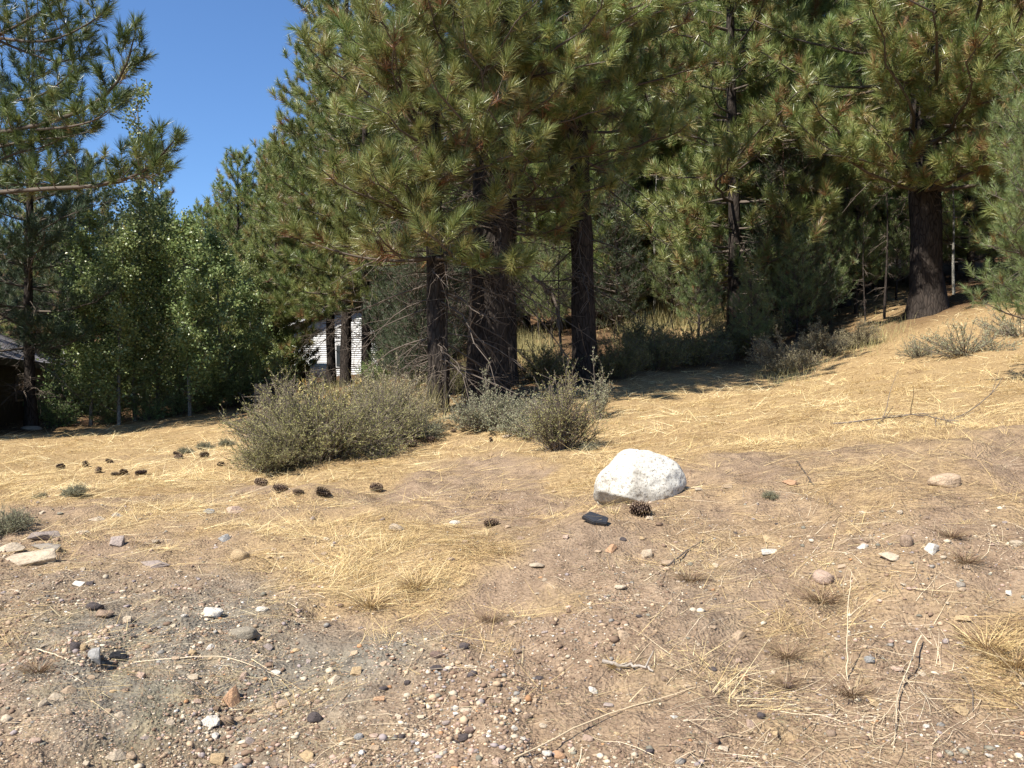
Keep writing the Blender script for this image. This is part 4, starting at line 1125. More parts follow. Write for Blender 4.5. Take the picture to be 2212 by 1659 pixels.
place_shrub(yl, 'yellow_shrub', 'yellow-leaved small bush on top behind the largest shrub', ux(690, 14.0), 14.0, 0, 1.4)
place_shrub(yl, 'yellow_shrub', 'yellow and red leafed sprigs right of the yellow bush', ux(775, 13.6), 13.6, 1, 1.25)

# ================================================================== grass, straw, gravel
def ribbons(mb, base, d, ln, w, nseg, rng, tone, droop=0.0, curl=.15, lift=None):
    """n tapering blades; d initial direction, bending by droop"""
    n = len(base); q = np.linspace(0, 1, nseg + 1)
    side = nrm(np.cross(d, np.array([0, 0, 1.0])) + rng.normal(0, .35, (n, 3)))
    bend = side * rng.normal(0, curl, (n, 1))
    p = base[:, None] + d[:, None] * (ln[:, None] * q)[..., None] + bend[:, None] * (ln[:, None] * q * q)[..., None]
    p[..., 2] -= (droop * ln)[:, None] * (q ** 2)[None]
    if lift is not None:
        zz = gz(p[..., 0].ravel(), p[..., 1].ravel()).reshape(n, -1)
        p[..., 2] = np.maximum(p[..., 2], zz + lift[:, None])
    wq = (1 - .85 * q)[None] * w[:, None] * .5
    Lf = p - side[:, None] * wq[..., None]; Rt = p + side[:, None] * wq[..., None]
    V = np.stack([Lf, Rt], 2).reshape(-1, 3)
    k = nseg + 1
    i = (np.arange(n)[:, None] * k + np.arange(nseg)[None]) * 2
    i = i.reshape(-1)
    T = np.concatenate([np.stack([i, i + 1, i + 3], 1), np.stack([i, i + 3, i + 2], 1)])
    mb.add(V, T, np.repeat(np.clip(tone, 0, 1), k * 2))

def scatter(n, rng, d0=2.9, d1=45.0, tmax=.68):
    w = rng.random(n) * (1 / d0 - 1 / d1) + 1 / d1
    d = 1 / w; t = (rng.random(n) * 2 - 1) * tmax
    return t * d, d

def build_grass():
    rng = np.random.default_rng(3)
    flat = MB()
    # matted straw lying on the ground
    x, y = scatter(430000, rng, 3.6, 34)
    s, g, du, u, v = strawmask(x, y)
    clump = np.clip(.5 + 2.2 * fbm(x, y, .35, 77, 3), 0, 1)
    sf = np.maximum(s, .34 * sstep(1190, 1120, v) * sstep(-.5, .1, fbm(x, y, .7, 87, 2)))
    keep = rng.random(len(x)) < (sf ** 1.5 * (1 - .8 * du)) * clump * .62
    x, y, s = x[keep], y[keep], s[keep]; n = len(x)
    ph = fbm(x, y, .6, 88, 2) * 5 + rng.normal(0, .6, n)
    tl = np.abs(rng.normal(0, .16, n))
    d = nrm(np.c_[np.cos(ph), np.sin(ph) * .7, tl])
    ln = (.06 + .30 * rng.random(n) ** 2.2 + .06 * rng.random(n)) * (1 + .03 * y)
    w = np.maximum(.0022, .00045 * y) * (.7 + .6 * rng.random(n))
    z = gz(x, y)
    tone = np.clip(rng.normal(.62, .22, n) + .5 * fbm(x, y, .9, 99, 3) + .12 * sstep(9, 12, y), 0, 1)
    ribbons(flat, np.c_[x, y, z + .004 + .012 * rng.random(n)], d, ln, w, 1, rng, tone)
    # short standing blades
    x, y = scatter(230000, rng, 4.0, 30)
    s, g, du, u, v = strawmask(x, y)
    clump = np.clip(.3 + 2.6 * fbm(x, y, .22, 177, 3), 0, 1)
    keep = rng.random(len(x)) < s ** 1.6 * clump * (1 - .7 * du) * .85
    x, y = x[keep], y[keep]; n = len(x)
    a = rng.random(n) * 6.28; tl = .5 + 1.2 * rng.random(n)
    d = nrm(np.c_[np.cos(a), np.sin(a), tl])
    ribbons(flat, np.c_[x, y, gz(x, y) - .004], d, (.025 + .07 * rng.random(n)) * (1 + .025 * y), np.maximum(.002, .00038 * y), 1, rng,
            np.clip(rng.normal(.5, .18, n), 0, 1), .25)
    cx, cy = scatter(4200, rng, 4.2, 20)
    s = strawmask(cx, cy)[0]
    keep = rng.random(len(cx)) < s ** 1.5 * .35
    cx, cy = cx[keep], cy[keep]; m = 26; nc = len(cx)
    cs = np.repeat(.5 + .9 * rng.random(nc), m); ct = np.repeat(rng.normal(.5, .2, nc), m)
    x = np.repeat(cx, m); y = np.repeat(cy, m); n = len(x)
    a = rng.random(n) * 6.28; rr_ = rng.random(n) * .05 * cs
    d = nrm(np.c_[np.cos(a), np.sin(a), .5 + 1.5 * rng.random(n)])
    x = x + np.cos(a) * rr_; y = y + np.sin(a) * rr_
    ribbons(flat, np.c_[x, y, gz(x, y) - .005], d, (.05 + .10 * rng.random(n)) * cs * (1 + .02 * y), np.maximum(.002, .0004 * y), 2, rng, np.clip(ct + rng.normal(0, .12, n), 0, 1), .3, .2)
    tag(link('dry_grass', flat.mesh('dry_grass', M_straw)), 'golden dry grass and matted straw over the level ground and lawn', 'grass', kind='stuff')
    print('flat', sum(len(f) for f in flat.f))
    # longer loose stalks and litter over the bare bank
    st = MB()
    x, y = scatter(15000, rng, 2.9, 12)
    s, g, du, u, v = strawmask(x, y)
    keep = rng.random(len(x)) < np.clip(.18 + .9 * s - .25 * g + .25 * sstep(1300, 1900, u), .05, 1) * np.clip(.5 + 2.2 * fbm(x, y, .5, 277, 2), .05, 1)
    x, y = x[keep], y[keep]; n = len(x)
    a = rng.normal(.35, .9, n) + np.where(rng.random(n) < .5, math.pi, 0)
    d = nrm(np.c_[np.cos(a), np.sin(a), np.abs(rng.normal(.03, .10, n))])
    ln = .06 + .30 * rng.random(n) ** 2.2 + .10 * rng.random(n)
    lift = .003 + .008 * rng.random(n)
    ribbons(st, np.c_[x, y, gz(x, y) + .006], d, ln, .0016 + .0022 * rng.random(n), 5, rng, rng.random(n), .12, .22, lift)
    tag(link('straw_litter', st.mesh('straw_litter', M_palestalk)), 'loose pale straw stalks strewn over the bare dirt bank', 'straw', kind='stuff')
    # fine bits of litter
    fb = MB()
    x, y = scatter(110000, rng, 2.9, 12)
    s, g, du, u, v = strawmask(x, y)
    keep = rng.random(len(x)) < np.clip(.45 + .3 * s + .9 * fbm(x, y, .3, 377, 2) - .15 * g, .06, 1)
    x, y = x[keep], y[keep]; n = len(x)
    a = rng.random(n) * 6.28
    d = nrm(np.c_[np.cos(a), np.sin(a), np.abs(rng.normal(0, .2, n))])
    ribbons(fb, np.c_[x, y, gz(x, y) + .003], d, .012 + .045 * rng.random(n) ** 2, .0014 + .0022 * rng.random(n), 1, rng, rng.random(n) ** 1.2)
    # thin standing dry weeds, densest on the right bank
    x, y = scatter(26000, rng, 2.9, 14)
    s, g, du, u, v = strawmask(x, y)
    wz = 1.3 * np.exp(-((v - (np.interp(u, [1300, 1700, 2212], [1010, 990, 950]))) / 55) ** 2) * sstep(1350, 1600, u) + .14 * sstep(1000, 1500, u) + .05 + .5 * np.exp(-((u - 420) / 180) ** 2 - ((v - 1540) / 130) ** 2)
    keep = rng.random(len(x)) < wz * np.clip(.35 + 2.4 * fbm(x, y, .3, 477, 2), 0, 1)
    x, y = x[keep], y[keep]; n = len(x)
    a = rng.random(n) * 6.28; tl = 1.0 + 2 * rng.random(n)
    d = nrm(np.c_[np.cos(a), np.sin(a), tl])
    ribbons(fb, np.c_[x, y, gz(x, y) - .004], d, .05 + .13 * rng.random(n), np.maximum(.0016, .0003 * y), 3, rng, rng.random(n) * .8, .1, .2)
    tag(link('dry_weeds', fb.mesh('dry_weeds', M_weed)), 'thin brown dead weeds and plant litter on the bank', 'weeds', kind='stuff')
    # tall pale grass in the openings
    tg = MB()
    for (cu, cd, su, sd, n, hgt) in [(1135, 26, 32, 2.0, 1500, .85), (1480, 33, 80, 2.5, 2600, 1.0), (1380, 30, 30, 2, 500, .7), (1640, 33, 40, 2, 300, .7),
                                     (800, 14.0, 65, .6, 1700, .95), (865, 14.6, 45, .5, 700, .75), (725, 33, 50, 2, 350, .45), (1245, 12.2, 70, .5, 120, .5),
                                     (1885, 22.5, 40, 1.0, 500, .45), (1700, 20, 50, 1, 300, .4), (980, 22, 60, 2.5, 600, .6), (640, 29, 60, 1.5, 500, .45)]:
        dd = cd + rng.normal(0, sd, n); uu = cu + rng.normal(0, su, n); xx = (uu - 1106) / F * dd
        a = rng.random(n) * 6.28; tl = 2.2 + 3 * rng.random(n)
        d = nrm(np.c_[np.cos(a), np.sin(a), tl])
        ribbons(tg, np.c_[xx, dd, gz(xx, dd) - .01], d, hgt * (.5 + .6 * rng.random(n)), np.maximum(.004, .0004 * dd), 3, rng, rng.random(n), .12, .15)
    tag(link('tall_grass', tg.mesh('tall_grass', M_tallgrass)), 'tall pale seeding grass in the openings between the trees', 'grass', kind='stuff')
build_grass()

STONE = {'cream': (.54, .45, .33), 'tan': (.44, .32, .21), 'orange': (.46, .25, .125), 'gold': (.52, .37, .19), 'white': (.70, .67, .60), 'grey': (.27, .25, .22),
         'purple': (.30, .25, .235), 'dark': (.085, .070, .068), 'maroon': (.12, .065, .058), 'slate': (.25, .275, .29), 'pink': (.44, .31, .24), 'brown': (.23, .155, .105),
         'black': (.025, .026, .030), 'olive': (.22, .205, .16)}

def build_gravel():
    rng = np.random.default_rng(19)
    bm = bmesh.new(); bmesh.ops.create_icosphere(bm, subdivisions=1, radius=1)
    bm.verts.ensure_lookup_table()
    IV = np.array([v.co[:] for v in bm.verts]); IT = np.array([[v.index for v in f.verts] for f in bm.faces]); bm.free()
    x, y = scatter(82000, rng, 2.9, 9.5)
    s, g, du, u, v = strawmask(x, y)
    dens = np.clip(.38 + .5 * g + 1.0 * np.exp(-((u - 950) / 260) ** 2 - ((v - 1540) / 150) ** 2) * .7 - .4 * s, .03, 1) * np.clip(.5 + 2.0 * fbm(x, y, .5, 577, 3), .04, 1)
    keep = (rng.random(len(x)) < dens) & (v > 1060)
    x, y = x[keep], y[keep]; n = len(x)
    if n > 14500: x, y, n = x[:14500], y[:14500], 14500
    sz = np.clip(np.exp(rng.normal(-5.2, .50, n)), .002, .022)
    sc_ = np.stack([sz * (.8 + .6 * rng.random(n)), sz * (.7 + .5 * rng.random(n)), sz * (.4 + .4 * rng.random(n))], 1)
    V = IV[None] * (1 + rng.normal(0, .17, (n, 12, 1))) * sc_[:, None]
    a = rng.random(n) * 6.28; ca, sa = np.cos(a)[:, None], np.sin(a)[:, None]
    V = np.stack([V[..., 0] * ca - V[..., 1] * sa, V[..., 0] * sa + V[..., 1] * ca, V[..., 2]], -1)
    V = V + np.c_[x, y, gz(x, y) + sc_[:, 2] * .35][:, None]
    T = (IT[None] + (np.arange(n) * 12)[:, None, None]).reshape(-1, 3)
    pal = np.array([STONE[k] for k in ('cream', 'tan', 'pink', 'brown', 'brown', 'purple', 'purple', 'grey', 'olive', 'dark', 'cream', 'tan', 'white', 'orange')]) * .8
    p = np.array([.12, .17, .08, .24, .18, .03, .03, .05, .06, .015, .05, .05, .01, .01])
    c = pal[rng.choice(len(pal), n, p=p / p.sum())] * (.75 + .5 * rng.random((n, 1)))
    m, nt, N, L, b = newmat('gravel')
    at = N.new('ShaderNodeAttribute'); at.attribute_name = 'tint'; L.new(at.outputs['Color'], b.inputs['Base Color'])
    b.inputs['Roughness'].default_value = .9; b.inputs['Specular IOR Level'].default_value = .15
    me = np_mesh('gravel', V.reshape(-1, 3), T, m, {'tint': np.repeat(c, 12, 0)})
    tag(link('gravel', me), 'loose small gravel and clods scattered over the bare bank', 'gravel', kind='stuff')
    OV = np.array([(1, 0, 0), (-1, 0, 0), (0, 1, 0), (0, -1, 0), (0, 0, 1), (0, 0, -1)], float)
    OT = np.array([(0, 2, 4), (2, 1, 4), (1, 3, 4), (3, 0, 4)])
    x, y = scatter(120000, rng, 2.9, 8.5)
    s, g, du, u, v = strawmask(x, y)
    keep = (rng.random(len(x)) < np.clip(.45 + .5 * g - .4 * s, .08, 1) * np.clip(.6 + 1.6 * fbm(x, y, .4, 677, 3), .08, 1)) & (v > 1060)
    x, y = x[keep], y[keep]; n = len(x)
    sz = .0018 + .0035 * rng.random(n) ** 2
    V = OV[None] * (1 + rng.normal(0, .2, (n, 6, 1))) * sz[:, None, None] * np.array([1.2, 1, .8])
    V = V + np.c_[x, y, gz(x, y) + sz * .3][:, None]
    T = (OT[None] + (np.arange(n) * 6)[:, None, None]).reshape(-1, 3)
    c = pal[rng.choice(len(pal), n, p=p / p.sum())] * (.7 + .7 * rng.random((n, 1)))
    me = np_mesh('grit', V.reshape(-1, 3), T, m, {'tint': np.repeat(c, 6, 0)})
    tag(link('grit', me), 'fine grit and crumbs of earth covering the bare bank', 'grit', kind='stuff')
build_gravel()

# ================================================================== stones
def rock_mesh(seed, kind):
    rng = np.random.default_rng(seed)
    bm = bmesh.new()
    if kind == 'ang':
        pts = nrm(rng.normal(size=(11, 3))) * (.75 + .45 * rng.random((11, 1)))
        for p in pts: bm.verts.new(p)
        r_ = bmesh.ops.convex_hull(bm, input=bm.verts[:])
        bmesh.ops.bevel(bm, geom=bm.edges[:], offset=.045, segments=1, affect='EDGES')
        bmesh.ops.triangulate(bm, faces=bm.faces[:])
    else:
        bmesh.ops.create_icosphere(bm, subdivisions=3, radius=1)
        pl = nrm(rng.normal(size=(11, 3))); cut = .62 + .28 * rng.random(11)
        off = rng.random(3) * 50
        for v in bm.verts:
            q = np.array(v.co)
            for a, c in zip(pl, cut):
                h = q @ a
                if h > c: q = q - a * (h - c) * .88
            q = q * (1 + .05 * float(vn(np.array([q[0] * 2 + off[0]]), np.array([q[1] * 2 + q[2] * 1.7 + off[1]]), 1, seed)[0]) * 2)
            v.co = q
    V = np.array([v.co[:] for v in bm.verts]); c = (V.max(0) + V.min(0)) / 2; h = (V.max(0) - V.min(0)) / 2
    for v in bm.verts: v.co = (np.array(v.co) - c) / h
    me = bpy.data.meshes.new('stone'); bm.to_mesh(me); bm.free()
    if kind != 'ang':
        for p in me.polygons: p.use_smooth = True
    me.materials.append(M_rock)
    return me
ANG = [rock_mesh(200 + i, 'ang') for i in range(7)]
RND = [rock_mesh(300 + i, 'rnd') for i in range(5)]
srng = random.Random(9)
TAKEN = []
def stone(u, v, w, h, col, kind, label, group=None, tilt=8, dep=.8, mesh=None):
    """u centre, v foot, w x h apparent size in the photograph"""
    x, y, z = hit(u, v - h * .22)
    px = y / F
    W = w * px / 2; H = h * px / 2
    D = max(.35 * W, min(W * dep, H * 1.6)) if kind == 'ang' else W * dep
    # the apparent height mixes real height and depth seen from above
    dn = math.atan2(EYE - z, y)
    Hz = max(H * .55, (H - D * math.sin(dn) * .5))
    me = mesh or srng.choice(ANG if kind == 'ang' else RND)
    o = link('stone', me)
    o.scale = (W * 1.04, D, Hz)
    o.location = (x, y + D * .3, z + Hz * .38)
    o.rotation_euler = (R(srng.uniform(-tilt, tilt)), R(srng.uniform(-tilt, tilt)), srng.uniform(-.35, .35))
    c = [a * .68 + b * .32 for a, b in zip(STONE[col], (.36, .29, .22))] if col not in ('dark', 'black') else STONE[col]; j = srng.uniform(.85, 1.1)
    o.color = (min(1, c[0] * j), min(1, c[1] * j), min(1, c[2] * j), 1)
    tag(o, label, 'stone', group)
    TAKEN.append((u, v - h / 2, max(w, h)))
    return o

# the white boulder
def boulder():
    x, y, z = hit(1385, 1088)
    y += .06
    px = y / F
    out = [(1290, 1082), (1286, 1050), (1289, 1030), (1310, 1000), (1330, 978), (1350, 965), (1385, 963), (1420, 969), (1448, 984), (1468, 996), (1482, 1018), (1488, 1040), (1470, 1064), (1430, 1085), (1370, 1098), (1310, 1096)]
    cu, cv = 1385, 1036
    ang = []; rad = []
    for (a, b) in out:
        dx = (a - cu) * px; dz = -(b - cv) * px
        ang.append(math.atan2(dz, dx)); rad.append(math.hypot(dx, dz))
    o_ = np.argsort(ang); ang = np.array(ang)[o_]; rad = np.array(rad)[o_]
    bm = bmesh.new(); bmesh.ops.create_icosphere(bm, subdivisions=6, radius=1)
    rng = np.random.default_rng(2)
    V = np.array([v.co[:] for v in bm.verts])
    a = np.arctan2(V[:, 2], V[:, 0])
    Rr = np.interp(a, np.r_[ang[-1] - 2 * np.pi, ang, ang[0] + 2 * np.pi], np.r_[rad[-1], rad, rad[0]])
    rho = np.hypot(V[:, 0], V[:, 2])
    W = np.c_[V[:, 0] * Rr, V[:, 1] * .27, V[:, 2] * Rr]
    # lower front pulled back: the overhang that stays dark at the lower left

    pl = [(.30, -.75, .58, .205), (.05, -.97, .10, .205), (-.62, -.72, .28, .235), (.60, -.75, .15, .25), (-.15, -.45, .88, .225)]
    for (p0, p1, p2, c) in pl:
        nv = np.array([p0, p1, p2]); nv /= np.linalg.norm(nv)
        h = W @ nv; k = h > c
        W[k] -= nv[None] * ((h[k] - c) * .62)[:, None]
    zc = -.055 - .10 * sstep(-.30, .15, W[:, 0])          # edge of the undercut, lower towards the middle
    low = np.clip((zc - W[:, 2]) / .15, 0, 1) * (V[:, 1] < .25)
    W[:, 1] += low * .26 * sstep(.16, -.06, W[:, 0])
    n3 = fbm(W[:, 0] + W[:, 1] * .7, W[:, 2] + W[:, 1] * .6, .16, 5, 4) * .022 + fbm(W[:, 0] - W[:, 1], W[:, 2] + W[:, 1], .035, 8, 3) * .006
    W += nrm(W) * n3[:, None]
    for v, q in zip(bm.verts, W): v.co = q
    me = bpy.data.meshes.new('boulder'); bm.to_mesh(me); bm.free()
    for p in me.polygons: p.use_smooth = True
    me.materials.append(boulder_mat())
    o = link('boulder', me, None, (x * (y + .16) / y, y + .16, EYE - (cv - 829.5) / F * (y + .16) - .02))
    tag(o, 'large white granite boulder with a dark undercut, on the edge of the bank', 'boulder')
boulder()

ST = [
 (2043, 1057, 66, 40, 'tan', 'rnd', 'smooth tan river stone on the weedy bank, largest at right'),
 (1780, 1268, 44, 38, 'pink', 'rnd', 'pinkish rounded stone above the dark straw tuft on the bank'),
 (455, 1340, 46, 30, 'white', 'rnd', 'bright white rounded stone on the grey gravel, whitest of all'),
 (522, 1386, 60, 38, 'olive', 'rnd', 'large olive-grey stone with a shaded face below the white stone'),
 (500, 1534, 40, 60, 'orange', 'ang', 'orange wedge-shaped stone standing on end in the gravel'),
 (610, 1537, 30, 28, 'tan', 'ang', 'tan angular stone right of the orange wedge'),
 (516, 1218, 40, 34, 'gold', 'rnd', 'golden tan rounded stone above the bare gravel, among straw'),
 (332, 1228, 74, 16, 'purple', 'ang', 'long flat purple-grey slab lying alone in the straw'),
 (249, 1187, 34, 32, 'purple', 'ang', 'upright purple-grey angular stone above the long flat slab'),
 (486, 1174, 26, 24, 'slate', 'ang', 'blue-grey slate piece left of the golden tan stone'),
 (92, 1172, 70, 28, 'purple', 'ang', 'upper purple-grey slab of the stack near the left edge'),
 (98, 1190, 74, 18, 'grey', 'ang', 'thin grey slab lying between the purple slab and the cream rock'),
 (62, 1228, 116, 44, 'cream', 'ang', 'big flat cream rock at the bottom of the slab stack'),
 (16, 1196, 58, 26, 'cream', 'ang', 'cream rock cut by the left edge, beside the slab stack'),
 (508, 1112, 38, 22, 'pink', 'ang', 'pinkish flat stone at the upper edge of the bank, left'),
 (450, 1112, 24, 14, 'slate', 'ang', 'small grey-white stone left of the pinkish flat stone'),
 (210, 1128, 36, 14, 'cream', 'ang', 'flat cream stone at the crest above the slab stack'),
 (255, 1118, 30, 10, 'grey', 'ang', 'thin grey stone right of the flat cream crest stone'),
 (178, 1155, 28, 10, 'cream', 'ang', 'small cream flake above the purple slab'),
 (856, 1148, 38, 20, 'cream', 'rnd', 'cream stone in the straw, left of the single dark cone'),
 (984, 1138, 24, 16, 'white', 'rnd', 'pale stone between the cream stone and the dark cone'),
 (565, 1322, 30, 16, 'white', 'rnd', 'small white stone to the right of the bright white one'),
 (168, 1268, 32, 14, 'white', 'ang', 'white flat stone with a dark end, left bank'),
 (192, 1268, 18, 12, 'dark', 'ang', 'dark chip against the white flat stone'),
 (222, 1338, 40, 22, 'brown', 'rnd', 'brown half-buried stone under a dark one, left'),
 (202, 1322, 36, 22, 'dark', 'rnd', 'dark grey stone above the brown half-buried one'),
 (275, 1350, 24, 24, 'cream', 'ang', 'cream stone right of the brown half-buried one'),
 (204, 1436, 34, 44, 'slate', 'ang', 'tilted pale slate slab beside a black-faced stone'),
 (254, 1433, 38, 26, 'black', 'ang', 'black-faced stone right of the tilted slate slab'),
 (160, 1414, 26, 32, 'dark', 'rnd', 'dark bluish stone left of the tilted slate slab'),
 (180, 1412, 16, 22, 'gold', 'rnd', 'yellowish stone squeezed between the dark stone and the slate'),
 (415, 1418, 18, 16, 'gold', 'rnd', 'small gold pebble-like stone in the open grey gravel'),
 (557, 1384, 14, 18, 'tan', 'rnd', 'tan stone at the right end of the olive-grey stone'),
 (417, 1470, 30, 16, 'cream', 'ang', 'cream stone straight above the orange wedge, in gravel'),
 (302, 1468, 24, 18, 'pink', 'ang', 'pinkish cream stone left of centre in the gravel'),
 (528, 1474, 26, 26, 'pink', 'ang', 'pink and white stone up right of the orange wedge'),
 (147, 1500, 28, 20, 'tan', 'ang', 'tan stone at the upper end of the little row, lower left'),
 (122, 1514, 34, 18, 'cream', 'ang', 'cream stone in the middle of the little row, lower left'),
 (88, 1528, 26, 20, 'cream', 'ang', 'cream stone at the lower end of the little row, lower left'),
 (148, 1546, 20, 18, 'tan', 'rnd', 'round tan stone below the little row'),
 (12, 1566, 24, 24, 'cream', 'rnd', 'cream stone at the left edge near the bottom'),
 (258, 1552, 22, 16, 'cream', 'ang', 'cream angular stone right of the round tan stone'),
 (250, 1646, 40, 32, 'cream', 'ang', 'cream block at the bottom edge, left'),
 (282, 1640, 28, 18, 'tan', 'rnd', 'tan stone right of the cream block at the bottom edge'),
 (466, 1656, 36, 34, 'gold', 'ang', 'gold angular stone at the bottom edge below the orange wedge'),
 (450, 1574, 44, 26, 'white', 'ang', 'broken white stone below the orange wedge'),
 (487, 1574, 30, 32, 'brown', 'rnd', 'brown mottled stone right of the broken white one'),
 (516, 1560, 20, 14, 'tan', 'ang', 'small tan stone between the mottled and the angular stones'),
 (680, 1566, 34, 32, 'dark', 'rnd', 'round charcoal stone low in the gravel, middle left'),
 (720, 1480, 28, 26, 'cream', 'ang', 'cream stone above and right of the charcoal stone'),
 (662, 1652, 32, 34, 'gold', 'ang', 'golden stone at the bottom edge below the charcoal stone'),
 (768, 1464, 24, 26, 'gold', 'ang', 'orange-cream stone at the upper edge of the dark pebbles'),
 (817, 1516, 28, 14, 'orange', 'ang', 'flat orange stone below the dark pebbles'),
 (783, 1560, 22, 18, 'cream', 'rnd', 'cream round stone left of the flat orange stone'),
 (1007, 1544, 30, 18, 'cream', 'rnd', 'large cream stone of the pebble patch at bottom middle'),
 (985, 1540, 14, 16, 'white', 'rnd', 'white stone left of the large cream one'),
 (1115, 1524, 20, 20, 'cream', 'rnd', 'cream stone right of the pebble patch'),
 (774, 1602, 20, 20, 'slate', 'rnd', 'bluish stone on green-grey dirt, bottom middle left'),
 (867, 1602, 14, 16, 'dark', 'rnd', 'lone dark stone right of the bluish one'),
 (1207, 1642, 34, 24, 'orange', 'rnd', 'orange stone at the bottom edge, middle'),
 (1236, 1634, 18, 20, 'cream', 'ang', 'yellowish stone right of the orange one at the bottom edge'),
 (1182, 1638, 22, 18, 'white', 'rnd', 'white lichen-spotted stone left of the orange one at the bottom edge'),
 (1000, 1608, 28, 24, 'dark', 'rnd', 'darkest stone of the basalt pair in the pebble patch'),
 (1016, 1590, 28, 20, 'maroon', 'rnd', 'maroon stone behind the darkest basalt one'),
 (984, 1612, 18, 16, 'dark', 'rnd', 'small dark stone at the left of the basalt pair'),
 (1045, 1610, 24, 20, 'tan', 'rnd', 'tan stone right of the basalt pair'),
 (880, 1482, 16, 16, 'dark', 'rnd', 'dark round stone among the upper dark pebbles'),
 (827, 1496, 20, 14, 'dark', 'rnd', 'dark stone left of the upper dark pebbles'),
 (942, 1452, 28, 16, 'dark', 'ang', 'flat dark stone above the upper dark pebbles'),
 (944, 1424, 30, 20, 'maroon', 'rnd', 'reddish black lava stone up the bank in the middle'),
 (1003, 1406, 24, 18, 'dark', 'rnd', 'dark lava stone right of the reddish black one'),
 (1595, 1386, 32, 28, 'tan', 'ang', 'tan angular stone left of the tall straw stalk'),
 (1880, 1437, 22, 22, 'slate', 'rnd', 'bluish grey round stone right of the tall straw stalk'),
 (1645, 1556, 18, 18, 'dark', 'rnd', 'dark round stone with an orange one beside it'),
 (1662, 1546, 18, 14, 'orange', 'rnd', 'small orange stone touching the dark round one'),
 (1705, 1492, 28, 20, 'maroon', 'rnd', 'purple-brown stone low on the right bank'),
 (1940, 1455, 28, 16, 'pink', 'rnd', 'brown-pink oval stone right of the bluish round one'),
 (2076, 1550, 30, 28, 'gold', 'ang', 'bright yellow block near the lower right corner'),
 (1892, 1528, 30, 20, 'gold', 'ang', 'yellow angular stone left of the forked pale twig'),
 (1876, 1478, 22, 16, 'gold', 'ang', 'yellow flake above the yellow angular stone'),
 (1797, 1596, 22, 22, 'brown', 'rnd', 'brown round stone low in the right middle'),
 (2003, 1576, 14, 14, 'white', 'rnd', 'tiny white stone under the forked pale twig'),
 (1960, 1188, 30, 36, 'brown', 'rnd', 'brown upright stone with a dark foot, upper right bank'),
 (2012, 1202, 36, 32, 'white', 'ang', 'white lumpy stone right of the brown upright one'),
 (1920, 1216, 40, 26, 'cream', 'ang', 'cream broken stone left of the brown upright one'),
 (1865, 1188, 26, 14, 'white', 'ang', 'white block left of the cream broken stone'),
 (1662, 1200, 40, 16, 'white', 'ang', 'white flat stone with a dark underside, middle right bank'),
 (1668, 1176, 36, 18, 'gold', 'ang', 'golden stone just above the white flat one'),
 (2078, 1346, 34, 18, 'gold', 'ang', 'yellow-tan slab over a small dark hollow at right'),
 (2078, 1274, 18, 18, 'grey', 'rnd', 'greyish stone above the yellow-tan slab'),
 (2182, 1290, 20, 14, 'white', 'ang', 'white chip near the right edge'),
 (1608, 1472, 20, 20, 'orange', 'rnd', 'orange stone left of the tall straw stalk, low'),
 (1622, 1580, 18, 24, 'pink', 'ang', 'pink stone left of the brown round one, low'),
 (2198, 1184, 32, 20, 'cream', 'rnd', 'cream stone at the right edge, upper bank'),
 (1320, 1200, 26, 26, 'orange', 'ang', 'jagged orange stone below the largest cone'),
 (1398, 1212, 24, 26, 'cream', 'ang', 'cream stone with a shaded foot right of the jagged orange one'),
 (1349, 1384, 26, 24, 'tan', 'ang', 'tan stone above the grey driftwood stick'),
 (1160, 1228, 34, 14, 'cream', 'rnd', 'pale flat stone left of the jagged orange one'),
 (1450, 1224, 46, 18, 'tan', 'rnd', 'tan flat stone right of the cream shaded-foot one'),
 (1340, 1275, 26, 12, 'cream', 'rnd', 'buried cream stone below the jagged orange one'),
 (1705, 1052, 30, 18, 'orange', 'ang', 'orange-red stone on the weedy bank right of the boulder'),
 (1570, 1058, 24, 12, 'tan', 'ang', 'tan stone nearer the boulder on the weedy bank'),
 (1510, 1062, 18, 10, 'cream', 'ang', 'cream chip at the right foot of the boulder'),
 (1403, 1126, 16, 12, 'cream', 'ang', 'cream chip under the largest cone'),
 (1095, 948, 24, 10, 'cream', 'rnd', 'pale stone beside the upright olive shrub'),
 (65, 932, 40, 14, 'grey', 'rnd', 'grey stone in the shade under the left trees'),
]
for row in ST:
    stone(*row)
x, y, z = hit(1285, 1128)
def slab(bm):
    pts = [(-.085, -.03, 0), (-.05, .03, .012), (.075, .035, .0), (.085, -.02, -.012), (.0, -.045, -.008)]
    poly_prism(bm, pts, (0.005, 0, .03))
o = bmesh_obj('slate_piece', slab, M_slate, bevel=.005); o.location = (x, y, z + .012); o.rotation_euler = (R(24), R(12), R(-22))
tag(o, 'black slate piece lying below the left foot of the boulder', 'stone')
o = link('burrow_hole', None) if False else None

